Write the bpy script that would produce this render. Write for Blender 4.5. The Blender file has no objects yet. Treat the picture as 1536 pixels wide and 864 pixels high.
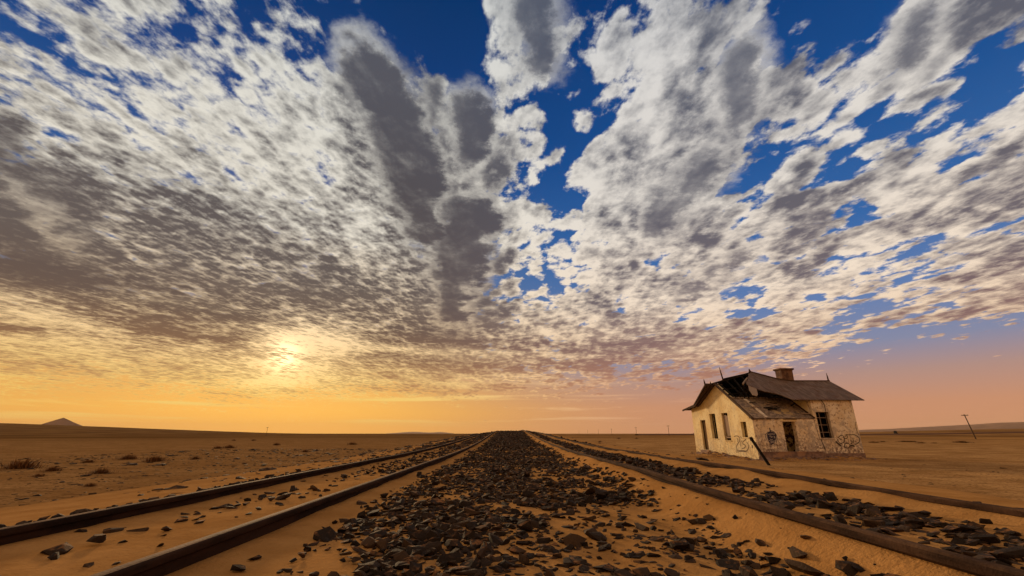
import bpy, bmesh, math, random
import numpy as np
from mathutils import Vector, Matrix

scene = bpy.context.scene
COL = scene.collection
R = math.radians

# ------------------------------------------------------------------ camera
CAM = Vector((0.0, 0.0, 0.5))
cam_d = bpy.data.cameras.new("camera")
cam_d.sensor_width = 36.0
cam_d.lens = 36.0 * 645.0 / 1536.0
cam_d.clip_start = 0.05
cam_d.clip_end = 40000.0
cam_o = bpy.data.objects.new("camera", cam_d)
cam_o.location = CAM
cam_o.rotation_euler = (R(90 + 18.7), 0, R(-0.27))
COL.objects.link(cam_o)
scene.camera = cam_o

# ------------------------------------------------------------------ colour management
scene.view_settings.view_transform = 'Standard'
scene.view_settings.look = 'None'
scene.view_settings.gamma = 1.0
scene.view_settings.exposure = 0.0
scene.view_settings.use_curve_mapping = False

# ------------------------------------------------------------------ sun
SUN_AZ, SUN_EL = -27.6, 8.5            # degrees, azimuth measured from +Y towards +X
SUN = Vector((math.sin(R(SUN_AZ)) * math.cos(R(SUN_EL)), math.cos(R(SUN_AZ)) * math.cos(R(SUN_EL)), math.sin(R(SUN_EL))))
sd = bpy.data.lights.new("sun", 'SUN')
sd.energy = 3.2
sd.angle = R(5.0)
sd.color = (1.0, 0.68, 0.36)
so = bpy.data.objects.new("sun", sd)
so.rotation_euler = SUN.to_track_quat('Z', 'Y').to_euler()
so.location = (-20, 30, 15)
COL.objects.link(so)

# ------------------------------------------------------------------ sky
def lin(c):
    return tuple(((v / 255.0) / 12.92 if v <= 10 else (((v / 255.0) + 0.055) / 1.055) ** 2.4) for v in c)

# how the cloud deck is laid out over the visible part of the heavens: one digit per patch of sky,
# first the cover (0 clear .. 9 closed), then how bright the cloud is (0 slate .. 9 white)
COVER = [
 "66667763" "56222106" "97456766" "75338998",
 "66677777" "74585217" "88688867" "54379962",
 "77767788" "78999946" "63398798" "98789727",
 "98788778" "87999799" "62497897" "78712889",
 "99999888" "88799996" "64698983" "87289978",
 "99999999" "99989997" "74899976" "88699899",
 "99999999" "99999998" "65999997" "97697887",
 "99999999" "99999997" "48999986" "97884588",
 "99999999" "99999997" "87888763" "98579987",
 "99999999" "99999999" "99999988" "97532222",
 "77777889" "99999988" "77766655" "43221111",
 "22223333" "33222221" "11110000" "00000000",
]
BRIGHT = [
 "45565564" "57554337" "43566436" "54556433",
 "55656667" "75652227" "53877556" "33376553",
 "46667788" "78522246" "65697463" "46656546",
 "25668777" "78852287" "75777643" "66756667",
 "23344557" "87752262" "66766544" "66575643",
 "12343445" "66672243" "86756456" "43468555",
 "21244344" "45584242" "88755456" "42674664",
 "22233344" "33355312" "89767456" "46986576",
 "44433333" "33334323" "66666788" "97646545",
 "68876555" "89964333" "54433343" "55455555",
 "65566778" "97655443" "44333333" "48861111",
 "55555666" "77665554" "44333333" "33333333",
]
FPX, PITCH, YAW = 645.0, R(18.7), R(-0.27)
def sky_lookup(table, az, el):
    """value of a table towards azimuth/elevation in degrees (bilinear)"""
    a, e = R(az) + YAW, R(el)
    x, y, z = math.sin(a) * math.cos(e), math.cos(a) * math.cos(e), math.sin(e)
    dpt = y * math.cos(PITCH) + z * math.sin(PITCH)
    up = -y * math.sin(PITCH) + z * math.cos(PITCH)
    px = 768 + FPX * x / max(dpt, 0.05)
    py = 432 - FPX * up / max(dpt, 0.05)
    cx = min(max(px / 48.0 - 0.5, 0), 31)
    cy = min(max(py / 54.0 - 0.5, 0), 11)
    i, j = min(int(cx), 30), min(int(cy), 10)
    fx, fy = cx - i, cy - j
    g = lambda r, c: float(table[r][c])
    return ((g(j, i) * (1 - fx) + g(j, i + 1) * fx) * (1 - fy) + (g(j + 1, i) * (1 - fx) + g(j + 1, i + 1) * fx) * fy) / 9.0

world = bpy.data.worlds.new("World")
scene.world = world
world.use_nodes = True
nt = world.node_tree
nt.nodes.clear()

class G:
    """tiny helper to write node graphs as expressions"""
    def __init__(s, tree): s.t = tree
    def n(s, typ, **kw):
        nd = s.t.nodes.new(typ)
        for k, v in kw.items(): setattr(nd, k, v)
        return nd
    def put(s, sock, v):
        if isinstance(v, bpy.types.NodeSocket): s.t.links.new(v, sock)
        elif isinstance(v, (tuple, list)):
            v = tuple(v)
            if len(sock.default_value) == 4 and len(v) == 3: v = v + (1.0,)
            sock.default_value = v
        else: sock.default_value = v
    def m(s, op, a, b=None, c=None, clamp=False):
        nd = s.n('ShaderNodeMath', operation=op, use_clamp=clamp)
        s.put(nd.inputs[0], a)
        if b is not None: s.put(nd.inputs[1], b)
        if c is not None: s.put(nd.inputs[2], c)
        return nd.outputs[0]
    def v(s, op, a, b=None, scale=None):
        nd = s.n('ShaderNodeVectorMath', operation=op)
        s.put(nd.inputs[0], a)
        if b is not None: s.put(nd.inputs[1], b)
        if scale is not None: s.put(nd.inputs['Scale'], scale)
        return nd.outputs['Value'] if op in ('DOT_PRODUCT', 'LENGTH', 'DISTANCE') else nd.outputs[0]
    def xyz(s, a):
        nd = s.n('ShaderNodeSeparateXYZ'); s.put(nd.inputs[0], a); return nd.outputs
    def vec(s, x, y, z=0.0):
        nd = s.n('ShaderNodeCombineXYZ')
        for i, q in enumerate((x, y, z)): s.put(nd.inputs[i], q)
        return nd.outputs[0]
    def ss(s, a, lo, hi, t0=0.0, t1=1.0, kind='SMOOTHSTEP'):
        nd = s.n('ShaderNodeMapRange', interpolation_type=kind, clamp=True)
        for i, q in enumerate((a, lo, hi, t0, t1)): s.put(nd.inputs[i], q)
        return nd.outputs[0]
    def mix(s, f, a, b, mode='MIX'):
        nd = s.n('ShaderNodeMix', data_type='RGBA', blend_type=mode)
        s.put(nd.inputs[0], f); s.put(nd.inputs[6], a); s.put(nd.inputs[7], b)
        return nd.outputs[2]
    def noise(s, p, scale, detail=4.0, rough=0.5, dist=0.0, out='Fac'):
        nd = s.n('ShaderNodeTexNoise')
        s.put(nd.inputs['Vector'], p); s.put(nd.inputs['Scale'], scale)
        nd.inputs['Detail'].default_value = detail; nd.inputs['Roughness'].default_value = rough
        nd.inputs['Distortion'].default_value = dist
        return nd.outputs[out]
    def ramp(s, f, stops, mode='LINEAR'):
        nd = s.n('ShaderNodeValToRGB')
        cr = nd.color_ramp; cr.interpolation = mode
        while len(cr.elements) > 1: cr.elements.remove(cr.elements[-1])
        for i, (p, c) in enumerate(stops):
            e = cr.elements[0] if i == 0 else cr.elements.new(p)
            e.position = p
            c = tuple(c) if isinstance(c, (tuple, list)) else (c, c, c)
            e.color = c + (1.0,) if len(c) == 3 else c
        s.put(nd.inputs[0], f)
        return nd.outputs[0]

g = G(nt)
tc = g.n('ShaderNodeTexCoord')
D = g.v('NORMALIZE', tc.outputs['Generated'])
dx, dy, dz = g.xyz(D)
zc = g.m('MAXIMUM', dz, 0.0)
flat = g.m('ADD', zc, 0.11)
PX, PY = g.m('DIVIDE', dx, flat), g.m('DIVIDE', dy, flat)
P = g.vec(PX, PY, 0.0)
az = g.m('MULTIPLY', g.m('ARCTAN2', dx, dy), 180 / math.pi)
el = g.m('MULTIPLY', g.m('ARCSINE', dz), 180 / math.pi)
# organic displacement of the layout
wn = g.noise(P, 2.2, 3.0, 0.55, out='Color')
wx, wy, wz = g.xyz(wn)
damp = g.ss(el, 3.0, 14.0, 0.25, 1.0)
azw = g.m('ADD', az, g.m('MULTIPLY', g.m('SUBTRACT', wx, 0.5), g.m('MULTIPLY', damp, 8.0)))
elw = g.m('ADD', el, g.m('MULTIPLY', g.m('SUBTRACT', wy, 0.5), g.m('MULTIPLY', damp, 4.5)))
u = g.m('DIVIDE', g.m('ADD', azw, 60.0), 60.0)        # 0..2
second = g.m('GREATER_THAN', u, 1.0)
u2 = g.m('SUBTRACT', u, 1.0)
ROWS, DE, NS = 22, 2.5, 31
acc = None
for r in range(ROWS):
    e = r * DE + 0.6
    def stops(off):
        return [(k / (NS - 1), (sky_lookup(COVER, off + 60 * k / (NS - 1), e), sky_lookup(BRIGHT, off + 60 * k / (NS - 1), e), 0.0)) for k in range(NS)]
    ra = g.ramp(u, stops(-60)); rb = g.ramp(u2, stops(0))
    c = g.mix(second, ra, rb)
    if r == 0: d_ = g.m('MAXIMUM', g.m('SUBTRACT', elw, e), 0.0)
    elif r == ROWS - 1: d_ = g.m('MAXIMUM', g.m('SUBTRACT', e, elw), 0.0)
    else: d_ = g.m('ABSOLUTE', g.m('SUBTRACT', elw, e))
    w = g.m('SUBTRACT', 1.0, g.m('DIVIDE', d_, DE), clamp=True)
    t = g.v('SCALE', c, scale=w)
    acc = t if acc is None else g.v('ADD', acc, t)
tcov, tbri, _ = g.xyz(acc)
# unseen broken deck behind and far aside, made bright and warm to light the ground
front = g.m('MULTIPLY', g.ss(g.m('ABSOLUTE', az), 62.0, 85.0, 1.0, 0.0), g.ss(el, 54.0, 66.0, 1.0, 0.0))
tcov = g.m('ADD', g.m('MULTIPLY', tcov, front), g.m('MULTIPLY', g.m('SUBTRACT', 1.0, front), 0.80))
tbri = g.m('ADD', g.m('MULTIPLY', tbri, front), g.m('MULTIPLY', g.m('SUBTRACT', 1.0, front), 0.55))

# cloud texture: fine rippled altocumulus on the left, larger heaps on the right
def cloud_noise(off, det, full=True):
    def at(sx, sy, ang, seed):
        c, s_ = math.cos(R(ang)), math.sin(R(ang))
        x = g.m('ADD', PX, off[0]); y = g.m('ADD', PY, off[1])
        a = g.m('ADD', g.m('MULTIPLY', x, c * sx), g.m('MULTIPLY', y, -s_ * sx))
        b = g.m('ADD', g.m('MULTIPLY', x, s_ * sy), g.m('MULTIPLY', y, c * sy))
        return g.vec(a, b, seed)
    def cells(p, scale):
        nd = g.n('ShaderNodeTexVoronoi', feature='F1')
        g.put(nd.inputs['Vector'], p); nd.inputs['Scale'].default_value = scale
        return nd.outputs['Distance']
    pl = at(12.0, 8.0, 14, 3.3)
    wv = g.v('ADD', pl, g.v('SCALE', g.noise(pl, 1.6, 2.0, 0.5, out='Color'), scale=0.9))
    small = g.noise(pl, 1.7, det, 0.66, 0.1)
    cell = g.m('SUBTRACT', 0.92, cells(wv, 1.5)) if full else 0.5
    mid = g.noise(at(6.5, 3.8, 14, 5.7), 1.0, 4.0, 0.55, 0.1)
    left = g.m('ADD', g.m('ADD', g.m('MULTIPLY', small, 0.42), g.m('MULTIPLY', cell, 0.22)), g.m('MULTIPLY', mid, 0.36))
    pr = at(5.4, 3.3, -14, 1.2)
    wr = g.v('ADD', pr, g.v('SCALE', g.noise(pr, 2.6, 3.0, 0.5, out='Color'), scale=0.45))
    rbig = g.noise(pr, 1.0, det + 2.5, 0.60, 0.05)
    rcell = g.m('SUBTRACT', 0.95, cells(wr, 2.6)) if full else 0.5
    right = g.m('ADD', g.m('MULTIPLY', rbig, 0.78), g.m('MULTIPLY', rcell, 0.22))
    return left, right
side = g.ss(az, -15.0, -2.0)
def comb(lr):
    return g.m('ADD', g.m('MULTIPLY', lr[0], g.m('SUBTRACT', 1.0, side)), g.m('MULTIPLY', lr[1], side))
N0 = comb(cloud_noise((0, 0), 5.0))
Na = comb(cloud_noise((0, 0), 4.0, False))
sx_, sy_ = math.sin(R(SUN_AZ)), math.cos(R(SUN_AZ))
step = g.m('ADD', 0.020, g.m('MULTIPLY', side, 0.030))
N1 = comb(cloud_noise((g.m('MULTIPLY', step, sx_), g.m('MULTIPLY', step, sy_)), 4.0, False))
fine = g.noise(P, 22.0, 4.0, 0.6)
# cover -> opacity
gain = g.ss(az, -15.0, 0.0, 5.2, 6.4)
Dn = g.m('ADD', g.m('MULTIPLY', g.m('SUBTRACT', N0, 0.5), gain), g.m('MULTIPLY', g.m('SUBTRACT', tcov, g.ss(az, -15.0, 0.0, 0.61, 0.55)), 2.6))
Dn = g.m('ADD', Dn, g.m('MULTIPLY', g.m('SUBTRACT', fine, 0.5), g.ss(az, -15.0, 0.0, 1.4, 1.2)))
alpha = g.ss(Dn, g.ss(az, -15.0, 0.0, -0.34, -0.16), g.ss(az, -15.0, 0.0, 0.52, 0.36))
thick = g.ss(Dn, 0.15, 1.15)
grad = g.m('SUBTRACT', Na, N1)                                # >0 on the side facing the sun
lowband = g.ss(el, 5.0, 16.0, 0.8, 1.0)
calm = g.ss(tbri, 0.20, 0.42, 0.35, 1.0)
b = g.m('ADD', g.m('ADD', g.m('MULTIPLY', g.m('SUBTRACT', tbri, 0.5), 1.15), 0.41), g.m('MULTIPLY', g.m('MULTIPLY', grad, calm), g.ss(az, -15.0, 0.0, 4.4, 4.8)))
b = g.m('ADD', b, g.m('MULTIPLY', g.m('SUBTRACT', 0.48, thick), g.m('MULTIPLY', lowband, g.m('MULTIPLY', calm, g.ss(az, -15.0, 0.0, 0.5, 0.30)))))
b = g.m('ADD', b, g.m('MULTIPLY', g.m('SUBTRACT', N0, 0.5), g.m('MULTIPLY', calm, -0.7)))
b = g.m('ADD', b, g.m('MULTIPLY', g.m('SUBTRACT', fine, 0.5), 1.05))
b = g.m('ADD', b, g.m('MULTIPLY', g.m('SUBTRACT', g.noise(P, 9.0, 5.0, 0.62, 0.3), 0.5), g.m('MULTIPLY', side, 1.1)))
b = g.m('MINIMUM', g.m('MAXIMUM', b, 0.0), 1.25)

# colours by elevation, for the side of the sun and the side away from it
ef = g.m('DIVIDE', el, 55.0)
E = lambda deg: min(deg / 55.0, 1.0)
def er(*st): return g.ramp(ef, [(E(a), lin(c)) for a, c in st])
sunside = g.ss(az, -20.0, 22.0, 1.0, 0.0)
clear_s = er((0, (250, 176, 80)), (2.5, (246, 180, 84)), (6, (222, 166, 98)), (10, (180, 160, 140)), (16, (80, 112, 152)), (26, (34, 86, 148)), (38, (8, 62, 126)), (52, (2, 52, 106)))
clear_r = er((0, (214, 148, 106)), (3, (206, 146, 112)), (6, (180, 144, 134)), (9, (134, 140, 168)), (14, (98, 128, 178)), (22, (52, 104, 168)), (34, (18, 78, 144)), (52, (3, 54, 114)))
dark_s = er((0, (236, 168, 84)), (4, (208, 146, 86)), (6, (180, 132, 86)), (9, (134, 100, 74)), (13, (104, 86, 76)), (18, (92, 82, 80)), (30, (82, 78, 82)), (52, (88, 92, 104)))
dark_r = er((0, (204, 140, 104)), (5, (184, 128, 104)), (10, (140, 108, 104)), (16, (106, 96, 104)), (28, (90, 90, 102)), (52, (84, 92, 110)))
lite_s = er((0, (255, 206, 110)), (4, (255, 212, 112)), (9, (252, 212, 150)), (15, (250, 222, 184)), (24, (238, 230, 214)), (52, (214, 216, 212)))
lite_r = er((0, (230, 170, 130)), (5, (238, 186, 148)), (10, (244, 212, 178)), (16, (248, 228, 206)), (28, (232, 224, 214)), (52, (212, 212, 212)))
clear = g.mix(sunside, clear_r, clear_s)
dark = g.mix(sunside, dark_r, dark_s)
lite = g.mix(sunside, lite_r, lite_s)
# glow round the veiled sun
sdot = g.m('MAXIMUM', g.v('DOT_PRODUCT', D, tuple(SUN)), 0.0)
glow1 = g.m('POWER', sdot, 70.0)
glow2 = g.m('POWER', sdot, 2600.0)
glow3 = g.m('POWER', sdot, 22.0)

# the tall dark heaps that hang in front of the deck, each a chain of rounded swellings
def pix_dir(px, py):
    x, y = (px - 768) / FPX, (432 - py) / FPX
    d = Vector((x, math.cos(PITCH) - y * math.sin(PITCH), math.sin(PITCH) + y * math.cos(PITCH)))
    c, s_ = math.cos(YAW), math.sin(YAW)
    return Vector((d.x * c - d.y * s_, d.x * s_ + d.y * c, d.z)).normalized()
HEAPS = [(545, 95, 598, 190, 46), (600, 190, 626, 280, 52), (622, 280, 640, 350, 38), (702, 160, 712, 230, 34), (704, 330, 690, 400, 50), (688, 400, 678, 470, 34),
         (800, 0, 812, 90, 36), (1125, 90, 1105, 170, 44), (1060, 250, 985, 330, 40), (1400, 10, 1370, 80, 46), (30, 285, 100, 365, 20), (1120, 380, 1030, 440, 26)]
Dw = g.v('ADD', D, g.v('SCALE', g.v('SUBTRACT', g.noise(P, 5.5, 6.0, 0.66, out='Color'), (0.5, 0.5, 0.5)), scale=0.14))
fld = None
for (x0_, y0_, x1_, y1_, r_) in HEAPS:
    a_, b2_ = pix_dir(x0_, y0_), pix_dir(x1_, y1_)
    rad = (pix_dir((x0_ + x1_) / 2 + r_, (y0_ + y1_) / 2) - pix_dir((x0_ + x1_) / 2, (y0_ + y1_) / 2)).length
    ba = b2_ - a_
    pa = g.v('SUBTRACT', Dw, tuple(a_))
    hh = g.m('DIVIDE', g.v('DOT_PRODUCT', pa, tuple(ba)), ba.dot(ba), clamp=True)
    dd_ = g.m('SUBTRACT', g.v('LENGTH', g.v('SUBTRACT', pa, g.v('SCALE', tuple(ba), scale=hh))), rad)
    fld = dd_ if fld is None else g.m('SMOOTH_MIN', fld, dd_, 0.015)
heap = g.ss(fld, 0.022, -0.026)
rim = g.ss(fld, -0.050, 0.0)
bh = g.m('ADD', g.m('MULTIPLY', g.m('POWER', rim, 2.6), 0.62), g.m('MULTIPLY', g.m('SUBTRACT', g.noise(P, 5.5, 7.0, 0.62), 0.5), 0.9))
bh = g.m('ADD', bh, g.m('ADD', g.m('MULTIPLY', grad, 1.2), g.ss(az, 0.0, 20.0, -0.04, 0.12)))
b = g.m('ADD', g.m('MULTIPLY', b, g.m('SUBTRACT', 1.0, heap)), g.m('MULTIPLY', bh, heap))
alpha = g.m('MAXIMUM', alpha, heap)
bands = g.noise(g.vec(g.m('MULTIPLY', az, 0.055), g.m('MULTIPLY', el, 0.33), 2.0), 1.0, 4.0, 0.55, 0.3)
b = g.m('ADD', b, g.m('MULTIPLY', g.m('SUBTRACT', bands, 0.5), g.ss(el, 9.0, 18.0, 2.4, 0.0)))
cloud = g.mix(g.ss(b, -0.12, 1.08), dark, lite)
hot = g.m('MULTIPLY', g.ss(b, 0.55, 1.1), g.m('ADD', g.m('MULTIPLY', glow1, 0.20), g.m('MULTIPLY', glow2, 1.1)))
cloud = g.v('ADD', cloud, g.v('SCALE', (1.0, 0.80, 0.45), scale=hot))
clear = g.v('ADD', clear, g.v('SCALE', (0.50, 0.26, 0.02), scale=g.m('MULTIPLY', glow3, 0.5)))
# thin bright streaks of far cloud just over the horizon
below = g.m('LESS_THAN', dz, 0.0)
st = g.noise(g.vec(g.m('MULTIPLY', az, 0.045), g.m('MULTIPLY', el, 1.05), 4.0), 1.0, 4.0, 0.6, 0.4)
stm = g.m('MULTIPLY', g.ss(st, 0.52, 0.68), g.m('MULTIPLY', g.ss(el, 7.5, 5.0), g.ss(el, 0.6, 2.0)))
stm = g.m('MULTIPLY', stm, g.ss(az, 6.0, 30.0, 0.95, 0.0))
clear = g.mix(stm, clear, lite)
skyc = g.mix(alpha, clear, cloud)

nish = g.n('ShaderNodeTexSky', sky_type='NISHITA', sun_disc=False)
nish.sun_elevation = R(SUN_EL)
nish.sun_rotation = R(SUN_AZ)
nish.air_density = 1.0; nish.dust_density = 3.0
warmth = g.mix(front, (1.35, 0.93, 0.56), (1.0, 1.0, 1.0))  # unseen part of the sky tinted warm to colour the light on the ground
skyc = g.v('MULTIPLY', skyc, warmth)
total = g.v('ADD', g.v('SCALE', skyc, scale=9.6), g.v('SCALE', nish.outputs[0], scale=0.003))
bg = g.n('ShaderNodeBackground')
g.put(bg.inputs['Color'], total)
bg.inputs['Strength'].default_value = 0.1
wo = g.n('ShaderNodeOutputWorld')
nt.links.new(bg.outputs[0], wo.inputs['Surface'])
world.cycles.sampling_method = 'MANUAL'
world.cycles.sample_map_resolution = 1024

HAZE = 0.4e-4
# ================================================================== helpers
def tagit(o, label=None, cat=None, group=None, kind=None):
    if label: o['label'] = label
    if cat: o['category'] = cat
    if group: o['group'] = group
    if kind: o['kind'] = kind
    return o
def link_mesh(name, verts, faces, mat=None, parent=None, smooth=False):
    me = bpy.data.meshes.new(name)
    me.from_pydata([tuple(map(float, v)) for v in verts], [], [tuple(int(i) for i in f) for f in faces])
    me.update()
    if smooth: me.shade_smooth()
    if mat: me.materials.append(mat)
    o = bpy.data.objects.new(name, me)
    if parent: o.parent = parent
    COL.objects.link(o)
    return o
def np_mesh(name, V, F, mat, k, smooth=False):
    """fast mesh from numpy arrays, faces all with k corners"""
    me = bpy.data.meshes.new(name)
    me.vertices.add(len(V)); me.vertices.foreach_set('co', V.astype(np.float32).ravel())
    me.loops.add(F.size); me.loops.foreach_set('vertex_index', F.astype(np.int32).ravel())
    me.polygons.add(len(F))
    me.polygons.foreach_set('loop_start', np.arange(0, F.size, k, dtype=np.int32))
    me.polygons.foreach_set('use_smooth', np.full(len(F), smooth, dtype=bool))
    me.update(calc_edges=True)
    me.materials.append(mat)
    o = bpy.data.objects.new(name, me)
    COL.objects.link(o)
    return o
def bm_obj(name, bm, mat, parent=None, smooth=False):
    me = bpy.data.meshes.new(name)
    bm.normal_update(); bm.to_mesh(me); bm.free()
    if smooth: me.shade_smooth()
    for m_ in (mat if isinstance(mat, (list, tuple)) else [mat]): me.materials.append(m_)
    o = bpy.data.objects.new(name, me)
    if parent: o.parent = parent
    COL.objects.link(o)
    return o
def empty(name, loc, rz=0.0, parent=None):
    o = bpy.data.objects.new(name, None)
    o.location = loc; o.rotation_euler = (0, 0, rz)
    o.empty_display_size = 0.2
    COL.objects.link(o)
    return o
def add_bar(bm, p, q, r0, r1=None, sides=6, ang=0.0):
    """a tapering round or polygonal bar from p to q"""
    p, q = Vector(p), Vector(q); r1 = r0 if r1 is None else r1
    d = (q - p).normalized()
    a = d.orthogonal().normalized() if abs(d.z) > 0.9 else Vector((0, 0, 1)).cross(d).normalized()
    b = d.cross(a)
    v = []
    for c, r in ((p, r0), (q, r1)):
        v.append([bm.verts.new(c + (a * math.cos(t) + b * math.sin(t)) * r) for t in [ang + 2 * math.pi * k / sides for k in range(sides)]])
    for k in range(sides):
        bm.faces.new((v[0][k], v[0][(k + 1) % sides], v[1][(k + 1) % sides], v[1][k]))
    bm.faces.new(v[0][::-1]); bm.faces.new(v[1])
def add_box(bm, lo, hi, M=None):
    v = [bm.verts.new(Vector((x, y, z)) if M is None else M @ Vector((x, y, z))) for x in (lo[0], hi[0]) for y in (lo[1], hi[1]) for z in (lo[2], hi[2])]
    for f in ((0, 1, 3, 2), (4, 6, 7, 5), (0, 4, 5, 1), (2, 3, 7, 6), (0, 2, 6, 4), (1, 5, 7, 3)): bm.faces.new([v[i] for i in f])
def add_plank(bm, p, q, w, t, up=(0, 0, 1)):
    """a rectangular board from p to q, width w along 'up', thickness t"""
    p, q = Vector(p), Vector(q); d = (q - p).normalized(); up = Vector(up)
    s = d.cross(up).normalized(); u_ = s.cross(d).normalized()
    M = Matrix((( *d, 0), (*s, 0), (*u_, 0), (0, 0, 0, 1))).transposed()
    M.translation = p
    L = (q - p).length
    add_box(bm, (0, -t / 2, -w / 2), (L, t / 2, w / 2), M)

rng = np.random.default_rng(7)
_tab = rng.random((64, 256, 256)).astype(np.float32)
def vnoise(x, y, seed=0):
    t = _tab[seed % 64]
    xi, yi = np.floor(x).astype(np.int64), np.floor(y).astype(np.int64)
    fx, fy = x - xi, y - yi
    fx = fx * fx * (3 - 2 * fx); fy = fy * fy * (3 - 2 * fy)
    a = t[xi & 255, yi & 255]; b_ = t[(xi + 1) & 255, yi & 255]; c = t[xi & 255, (yi + 1) & 255]; d = t[(xi + 1) & 255, (yi + 1) & 255]
    return (a * (1 - fx) + b_ * fx) * (1 - fy) + (c * (1 - fx) + d * fx) * fy
def fbm(x, y, seed=0, oct=4, rough=0.5):
    s, a, n = 0, 1, 0
    for k in range(oct):
        s = s + a * (vnoise(x * 2 ** k + 17.3 * k, y * 2 ** k + 5.1 * k, seed + k) - 0.5); n += a; a *= rough
    return s / n
def sst(x, lo, hi):
    t = np.clip((x - lo) / (hi - lo), 0, 1); return t * t * (3 - 2 * t)

# ================================================================== materials
def material(name, build, rough=0.9, metal=0.0, spec=0.12):
    m_ = bpy.data.materials.new(name); m_.use_nodes = True
    t = m_.node_tree; t.nodes.clear()
    q = G(t)
    bs = q.n('ShaderNodeBsdfPrincipled'); out = q.n('ShaderNodeOutputMaterial')
    t.links.new(bs.outputs[0], out.inputs[0])
    bs.inputs['Roughness'].default_value = rough; bs.inputs['Metallic'].default_value = metal
    bs.inputs['Specular IOR Level'].default_value = spec
    r = build(q, bs)
    if r is not None: q.put(bs.inputs['Base Color'], r)
    return m_
def set_bump(q, bs, h, dist, strength=1.0):
    b_ = q.n('ShaderNodeBump'); b_.inputs['Distance'].default_value = dist; b_.inputs['Strength'].default_value = strength
    q.put(b_.inputs['Height'], h); q.t.links.new(b_.outputs[0], bs.inputs['Normal'])
def pos(q): return q.n('ShaderNodeNewGeometry').outputs['Position']
def objc(q): return q.n('ShaderNodeTexCoord').outputs['Object']

SAND = (0.42, 0.18, 0.055)
def b_ground(q, bs):
    p = pos(q); x, y, z = q.xyz(p)
    dist = q.v('LENGTH', p)
    ax = q.m('ABSOLUTE', x)
    n1 = q.noise(p, 0.35, 5, 0.6); n2 = q.noise(p, 3.0, 4, 0.6); n3 = q.noise(p, 60.0, 3, 0.7); n4 = q.noise(p, 0.02, 5, 0.55)
    n5 = q.noise(q.v('MULTIPLY', p, (0.004, 0.02, 1.0)), 1.0, 4, 0.5)
    c = q.mix(q.ss(n2, 0.3, 0.7), (0.36, 0.182, 0.060), (0.46, 0.245, 0.088))
    c = q.mix(q.m('MULTIPLY', q.ss(n3, 0.55, 0.75), 0.35), c, (0.30, 0.14, 0.06))
    plain = q.ss(ax, 2.7, 7.0)                                   # gravelly desert plain beyond the track
    pc = q.mix(q.ss(n1, 0.35, 0.65), (0.31, 0.170, 0.068), (0.50, 0.290, 0.122))
    pc = q.mix(q.m('MULTIPLY', q.ss(q.noise(p, 9.0, 4, 0.7), 0.50, 0.62), 0.7), pc, (0.05, 0.024, 0.012))
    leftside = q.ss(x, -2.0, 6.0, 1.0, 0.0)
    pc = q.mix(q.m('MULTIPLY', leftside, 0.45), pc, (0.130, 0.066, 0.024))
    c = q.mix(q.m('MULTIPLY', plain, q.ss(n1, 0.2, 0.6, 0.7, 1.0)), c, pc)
    st2 = q.noise(q.v('MULTIPLY', p, (0.5, 1.6, 1.0)), 1.0, 6, 0.75)
    c = q.mix(q.m('MULTIPLY', q.m('MULTIPLY', plain, q.ss(st2, 0.52, 0.64)), q.ss(x, -3.0, 6.0, 0.75, 0.4)), c, (0.085, 0.042, 0.018))
    c = q.mix(q.m('MULTIPLY', plain, q.m('MULTIPLY', q.ss(q.noise(p, 2.2, 5, 0.8), 0.56, 0.66), 0.5)), c, (0.50, 0.30, 0.13))
    far = q.ss(dist, 60.0, 260.0)
    fc = q.mix(q.ss(n4, 0.4, 0.6), (0.22, 0.115, 0.042), (0.36, 0.195, 0.070))
    fc = q.mix(q.m('MULTIPLY', q.ss(n5, 0.45, 0.60), 0.55), fc, (0.085, 0.036, 0.014))
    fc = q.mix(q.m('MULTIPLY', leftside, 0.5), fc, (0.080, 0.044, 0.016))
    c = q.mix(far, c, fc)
    # ballast scattered too small and far to see as stones
    bed = q.m('MULTIPLY', q.ss(q.m('ADD', ax, q.m('MULTIPLY', n2, 0.5)), 1.15, 1.55, 1.0, 0.0), q.ss(y, 12.0, 34.0))
    rb = q.ss(q.m('ABSOLUTE', q.m('SUBTRACT', x, 1.9)), 0.25, 0.42, 1.0, 0.0)
    lb = q.ss(q.m('ABSOLUTE', q.m('ADD', x, 1.8)), 0.25, 0.42, 1.0, 0.0)
    bed2 = q.m('MULTIPLY', q.m('ADD', rb, lb, clamp=True), q.ss(y, 20.0, 40.0))
    bed = q.m('MULTIPLY', q.m('MAXIMUM', bed, bed2), q.ss(y, 90.0, 140.0, 1.0, 0.0))
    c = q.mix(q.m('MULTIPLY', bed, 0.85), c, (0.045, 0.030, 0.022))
    rip = q.n('ShaderNodeTexWave'); q.put(rip.inputs['Vector'], q.v('ADD', p, q.v('SCALE', q.noise(p, 1.3, 3, 0.5, out='Color'), scale=1.6)))
    rip.inputs['Scale'].default_value = 1.2; rip.inputs['Distortion'].default_value = 3.0; rip.inputs['Detail'].default_value = 2.0
    h = q.m('ADD', q.m('MULTIPLY', n3, 0.35), q.m('MULTIPLY', q.noise(p, 14.0, 4, 0.6), 0.6))
    h = q.m('ADD', h, q.m('MULTIPLY', rip.outputs['Fac'], 0.04))
    set_bump(q, bs, h, 0.02)
    return c
M_GROUND = material('sand', b_ground, 1.0, spec=0.0)

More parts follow.
